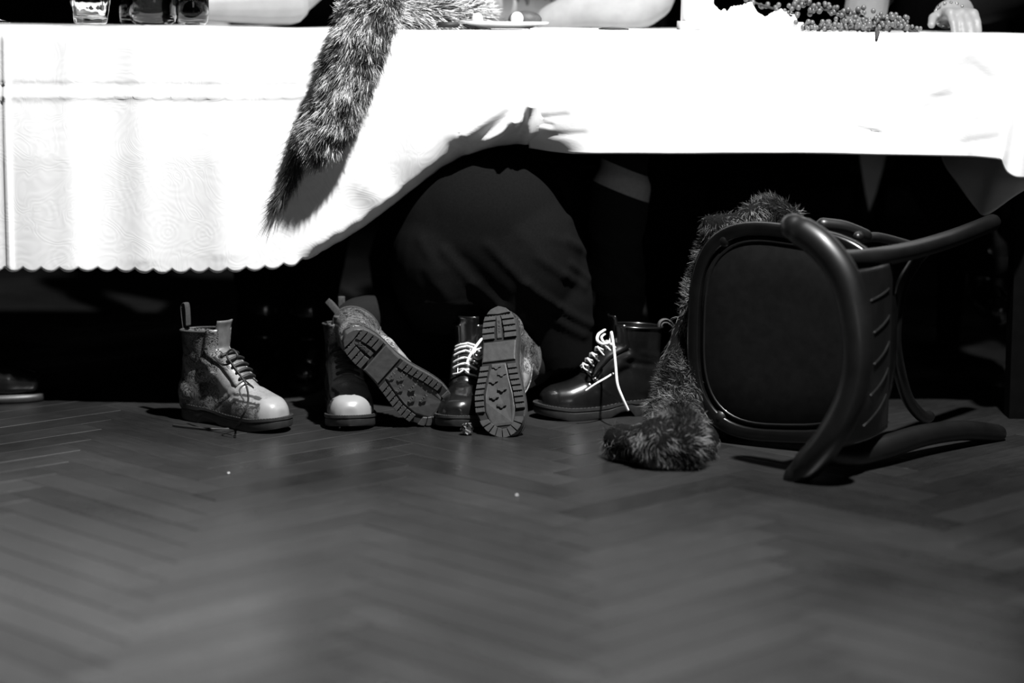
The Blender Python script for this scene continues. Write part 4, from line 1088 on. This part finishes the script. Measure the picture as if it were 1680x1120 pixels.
def hand_parts(mb, wrist, D, N, s_=1, curl=0.6, k=1.0):
    """wrist point, D finger direction, N back-of-hand normal"""
    D = Vector(D).normalized(); N = Vector(N); N = (N-D*N.dot(D)).normalized(); S_ = D.cross(N)*s_
    w_ = Vector(wrist)
    for q in (-1.2, 0, 1.2): mb.tube([w_+S_*q*.010*k, w_+D*.045*k+S_*q*.016*k, w_+D*.082*k+S_*q*.021*k], [.015*k, .0155*k, .013*k], 10, dome=True)
    for q, ln in zip((-1.5, -.5, .5, 1.5), (.072, .082, .077, .060)):
        p = w_+D*.084*k+S_*q*.0185*k; d = D.copy(); P = [p-D*.02*k, p]; 
        for seg, fr in enumerate((.42, .32, .26)):
            d = (d*math.cos(curl)-N*math.sin(curl)).normalized(); p = p+d*ln*fr*k; P.append(p)
        mb.tube(P, [.0088*k, .009*k, .0083*k, .0076*k, .0066*k], 9, dome=True)
    p = w_+D*.018*k-S_*.022*k; mb.tube([p, p+(D*.7-S_*.75-N*.2)*.036*k, p+(D*1.25-S_*.85-N*.45)*.052*k], [.013*k, .0105*k, .0085*k], 9, dome=True)
def seated(name, label, x, arms, top_mat, skin_arm=False, seed=0, Yc=5.22, lean=.12, legs=None, trousers=M_black, curl=.55, bare=()):
    root = empty(name, (x, Yc, 0)); tag(root, label, 'person'); bpy.context.view_layer.update(); I_ = root.matrix_world.inverted()
    def put(nm, me, mat, lab=None):
        me.transform(I_); o = link(nm, me, mat, root)
        if lab: o['label'] = lab
        return o
    hd = Vector((x, Yc-lean-.06, 1.24)); chest = Vector((x, Yc-lean, .98)); hip = Vector((x, Yc, .53))
    bodyb = MB(); head_parts(bodyb, hd); bodyb.tube([hip, (x, Yc-lean*.4, .74), chest], [.12, .11, .12], 16, dome=True); bodyb.tube([chest+Vector((-.13, 0, .05)), chest+Vector((.13, 0, .05))], .055, 12, dome=True)
    shirt = MB(); shirt.tube([hip, (x, Yc-lean*.4, .74), chest], [.15, .14, .145], 18, dome=True); shirt.tube([chest+Vector((-.15, 0, .06)), chest+Vector((.15, 0, .06))], .068, 14, dome=True)
    for s_, (el, wr, hd_, hn) in arms.items():
        sh = chest+Vector((s_*.175, 0, .055)); el, wr = Vector(el), Vector(wr)
        bodyb.tube([sh, sh.lerp(el, .5), el], [.050, .046, .040], 14, dome=True); bodyb.tube([el, el.lerp(wr, .3), wr], [.046, .045, .030], 14, dome=True)
        hand_parts(bodyb, wr, hd_, hn, -s_, curl, .95)
        if s_ in bare: shirt.tube([sh, sh.lerp(el, .8)], [.066, .058], 14, dome=True)
        elif not skin_arm:
            shirt.tube([sh, sh.lerp(el, .5), el], [.066, .060, .054], 14, dome=True); shirt.tube([el, el.lerp(wr, .5), el.lerp(wr, .86)], [.054, .048, .038], 14, dome=True)
        else: shirt.tube([sh, sh.lerp(el, .45)], [.066, .062], 14, dome=True)
    tr_ = MB(); ft = []
    legs = legs or {-1: ((x-.13, Yc-.42, .50), (x-.14, Yc-.62, .09)), 1: ((x+.13, Yc-.42, .50), (x+.14, Yc-.60, .09))}
    tr_.ellip(hip, (.17, .15, .11))
    for s_, (kn, an) in legs.items():
        kn, an = Vector(kn), Vector(an); bodyb.tube([hip+Vector((s_*.08, 0, 0)), kn], [.075, .05], 14, dome=True); bodyb.tube([kn, kn.lerp(an, .35), an], [.05, .05, .032], 14, dome=True)
        tr_.tube([hip+Vector((s_*.085, -.02, 0)), hip.lerp(kn, .6)+Vector((s_*.03, 0, .0)), kn], [.098, .085, .068], 16, dome=True); tr_.tube([kn, kn.lerp(an, .4), an+Vector((0, 0, .03))], [.068, .064, .052], 16, dome=True)
    put('body', baked(bodyb, .0038, 5), M_skin)
    face_details(root, I_ @ hd)
    put('top', baked(shirt, .009, 6), top_mat); put('trousers', baked(tr_, .010, 6), trousers)
    hb = MB(); hb.ellip(hd+Vector((0, .025, .03)), (.088, .092, .108)); hb.tube([hd+Vector((0, .07, .02)), hd+Vector((0, .09, -.14)), hd+Vector((0, .08, -.24))], [.07, .065, .03], 14, dome=True); put('hair', baked(hb, .008, 4), M_hair)
    for s_, (kn, an) in legs.items():
        an = Vector(an); sb = MB(); d = Vector((0.0+s_*.05, -1, 0)).normalized()
        sb.tube([an+Vector((0, .02, -.05)), an+d*.08+Vector((0, 0, -.05)), an+d*.18+Vector((0, 0, -.055))], [.036, .040, .032], 14, dome=True); sb.tube([an+Vector((0, 0, .05)), an+Vector((0, .01, -.03))], [.048, .042], 14, dome=True)
        me = baked(sb, .006, 4); v = get_v(me); v[:, 2] = np.maximum(v[:, 2], .018); set_v(me, v); put('boot', me, M_blackleather)
        kb = MB(); c_ = an+d*.075; yy = Vector((-d.y, d.x, 0)); kb.loft([[Vector((c_.x, c_.y, 0))+d*(.155*math.cos(a))+yy*(.046*math.sin(a))+Vector((0, 0, z)) for a in [2*math.pi*q/24 for q in range(24)]] for z in (0.0008, .019)]); me = kb.mesh('boot_sole'); put('boot_sole', me, M_rubber_dark)
    return root, put
# left sitter: bare forearm resting on the table, elbow to the right
el = at(478, 6, YT+.50); wr = at(330, 12, YT+.38)
xL = -.46
lp, lput = seated('seated_person', 'person in dark clothes with a bare forearm resting on the table', xL, {1: ((el.x, el.y-.06, .800), (wr.x, wr.y, .792), (-1, -.1, -.05), (0, 0, 1)), -1: ((xL-.27, 5.14, .74), (xL-.16, 4.90, .63), (.3, -.9, -.05), (0, 0, 1))}, M_black, True,
       legs={-1: (Vector((-.60, 4.78, .50)), Vector((-.54, 4.60, .09))), 1: (Vector((-.40, 4.80, .50)), Vector((-.44, 4.58, .09)))})
# extra flesh at the elbow, seen large and soft
# middle sitter: white knit, dark hair falling forward
xm = at(985, 50, 4.9).x
e1 = at(880, 14, YT+.62); e2 = at(1050, 2, YT+.62)
mp, mput = seated('seated_person', 'person in a white knitted top leaning on the table behind the plate', xm, {-1: ((e1.x-.06, YT+.66, .815), (xm-.06, YT+.64, .80), (1, .1, 0), (0, 0, 1)), 1: ((e2.x+.01, YT+.66, .815), (xm+.03, YT+.66, .80), (-1, .1, 0), (0, 0, 1))}, M_white, False, lean=.2, legs={-1: (Vector((xm+.13, 4.84, .50)), Vector((xm+.16, 4.74, .09))), 1: (Vector((xm+.30, 4.86, .50)), Vector((xm+.33, 4.76, .09)))})
hb = MB()
for q in range(7):
    a = at(835+q*16, -60, YT+.60); b2_ = at(850+q*15, 2+6*math.sin(q*1.9), YT+.56); hb.tube(crom([a, a.lerp(b2_, .5)+Vector((.01*math.sin(q), 0, 0)), b2_], 4), list(np.linspace(.018, .004, 9)), 8, dome=True)
mput('hair_locks', baked(hb, .004, 2), M_hair)
wb = MB(); wb.tube(crom([at(905, 34, YT+.44), at(960, 18, YT+.42), at(1030, 14, YT+.42), at(1062, -10, YT+.46)], 4), list(np.linspace(.035, .062, 13)), 14, dome=True); mput('cuff', baked(wb, .008, 5), M_white)
# right sitter: dark clothes, hand with beaded bracelet near the table edge
xr = at(1560, 50, 5.2).x
w3 = at(1556, 4, YT+.26); w3.z = .790
rp, rput = seated('seated_person', 'person in black with one beaded wrist and fingertips set on the cloth', xr, {1: ((xr+.12, YT+.62, .86), (w3.x, YT+.26, .790), (.16, -1, .02), (0, 0, 1)), -1: ((at(1424, 0, YT+.40).x, YT+.42, .800), (at(1432, 0, YT+.40).x, YT+.34, .99), (0, -.2, 1), (0, -1, 0))}, M_black, False, lean=.1, curl=.72, bare=(-1,),
       legs={-1: (Vector((xr-.14, 4.80, .50)), Vector((at(1635, 450, 4.62).x, 4.72, .22))), 1: (Vector((xr+.16, 4.82, .50)), Vector((xr+.2, 4.72, .09)))})
hb = MB()
for q, (px, py) in enumerate(((1551, 42), (1560, 42), (1573, 40), (1587, 40), (1600, 42))):
    pass
pb = MB(); M_ = rp.matrix_world.inverted()
hand = MB(); wq = at(1574, 26, YT+.13); hand_parts(hand, at(1578, 14, YT+.17), (-.05, -.5, -.35), (0, -.6, 1), -1, .42, .80)
# bracelet beads on the wrist
bd = MB()
for k in range(16):
    a = 2*math.pi*k/16; c = Vector((w3.x+.002, YT+.245, .790)); bd.ellip(c+Vector((.033*math.cos(a), .006*math.cos(a), .024*math.sin(a))), (.0034, .0034, .0034), nu=8, nv=6)
bo = bd.build('beads', M_chrome, None); bo.data.transform(M_); bo.parent = rp; tag(bo, kind='stuff')

# chairs for the sitters
def side_chair(label, x, Y, mat=M_blackpaint):
    root = empty('dining_chair', (x, Y, 0)); tag(root, label, 'chair')
    mb = MB(); mb.box((0, 0, .405), (.40, .38, .03), bev=.01); mb.build('seat', mat, root)
    for sx in (-1, 1):
        for sy in (-1, 1):
            mb = MB(); mb.tube([(sx*.175, sy*.165, .392), (sx*.19, sy*.185, 0.008)], [.015, .012], 10, dome=False); mb.build('leg', M_blackpaint, root)
        mb = MB(); mb.tube(crom([(sx*.18, .20, .40), (sx*.185, .225, .62), (sx*.175, .26, .86)], 5), .013, 10, dome=True); mb.build('back_post', mat, root)
    mb = MB(); mb.tube(crom([(-.185, .255, .85), (0, .30, .87), (.185, .255, .85)], 6), .02, 10, dome=True); mb.build('back_rail', mat, root)
side_chair('dark chair under the person with the bare forearm', xL, 5.26)
side_chair('dark chair under the person in white', xm, 5.26)
side_chair('dark chair under the person in black on the right', xr, 5.26)

# shoe at the far left, bit of crumpled foil by the black boot
sb = MB(); p = fl(-28, 662); root = empty('black_shoe', (p.x, p.y+.03, 0), .1); tag(root, 'toe of a shiny black shoe at the left edge of the picture', 'shoe')
mb = MB(); mb.tube([(-.14, 0, .05), (-.04, 0, .05), (.05, 0, .045), (.085, 0, .04)], [.036, .042, .036, .026], 16, dome=True); mb.tube([(-.12, 0, .05), (-.12, 0, .10)], [.04, .038], 14, dome=True); me = baked(mb, .005, 4); v = get_v(me); v[:, 2] = np.maximum(v[:, 2], .014); set_v(me, v); link('upper', me, M_blackleather, root)
mb = MB(); mb.loft([[Vector((-.03+.145*math.cos(a), .045*math.sin(a), z)) for a in [2*math.pi*q/28 for q in range(28)]] for z in (0.0008, .016)]); mb.build('sole', M_rubber_dark, root)
mb = MB(); mb.ellip((0, 0, 0), (.012, .010, .011), nu=14, nv=10); me = mb.mesh('foil_scrap'); v = get_v(me); v += v*np.array([0.35*noise.noise(Vector(p)*300) for p in v])[:, None]; set_v(me, v)
o = link('foil_scrap', me, M_chrome, smooth=False); p = fl(766, 713); o.location = (p.x, p.y, .0115); tag(o, 'small shiny crumpled scrap on the floor under the black boot toe', 'scrap')
for (px, py), lb in (((557, 702), 'bright crumb on the floor in front of the second printed boot'), ((375, 777), 'pale crumb on the parquet below the trailing lace'), ((848, 813), 'pale crumb on the parquet in front of the upright sole')):
    mb = MB(); mb.ellip((0, 0, .0012), (.0022, .0018, .0012), nu=8, nv=6); o = mb.build('crumb', M_paper); p = fl(px, py); o.location = (p.x, p.y, .0002); tag(o, lb, 'crumb', 'crumbs on the parquet')
print('TRIS', sum(len(o.data.loop_triangles) or len(o.data.polygons)*2 for o in bpy.data.objects if o.type == 'MESH'), 'OBJ', len(bpy.data.objects))
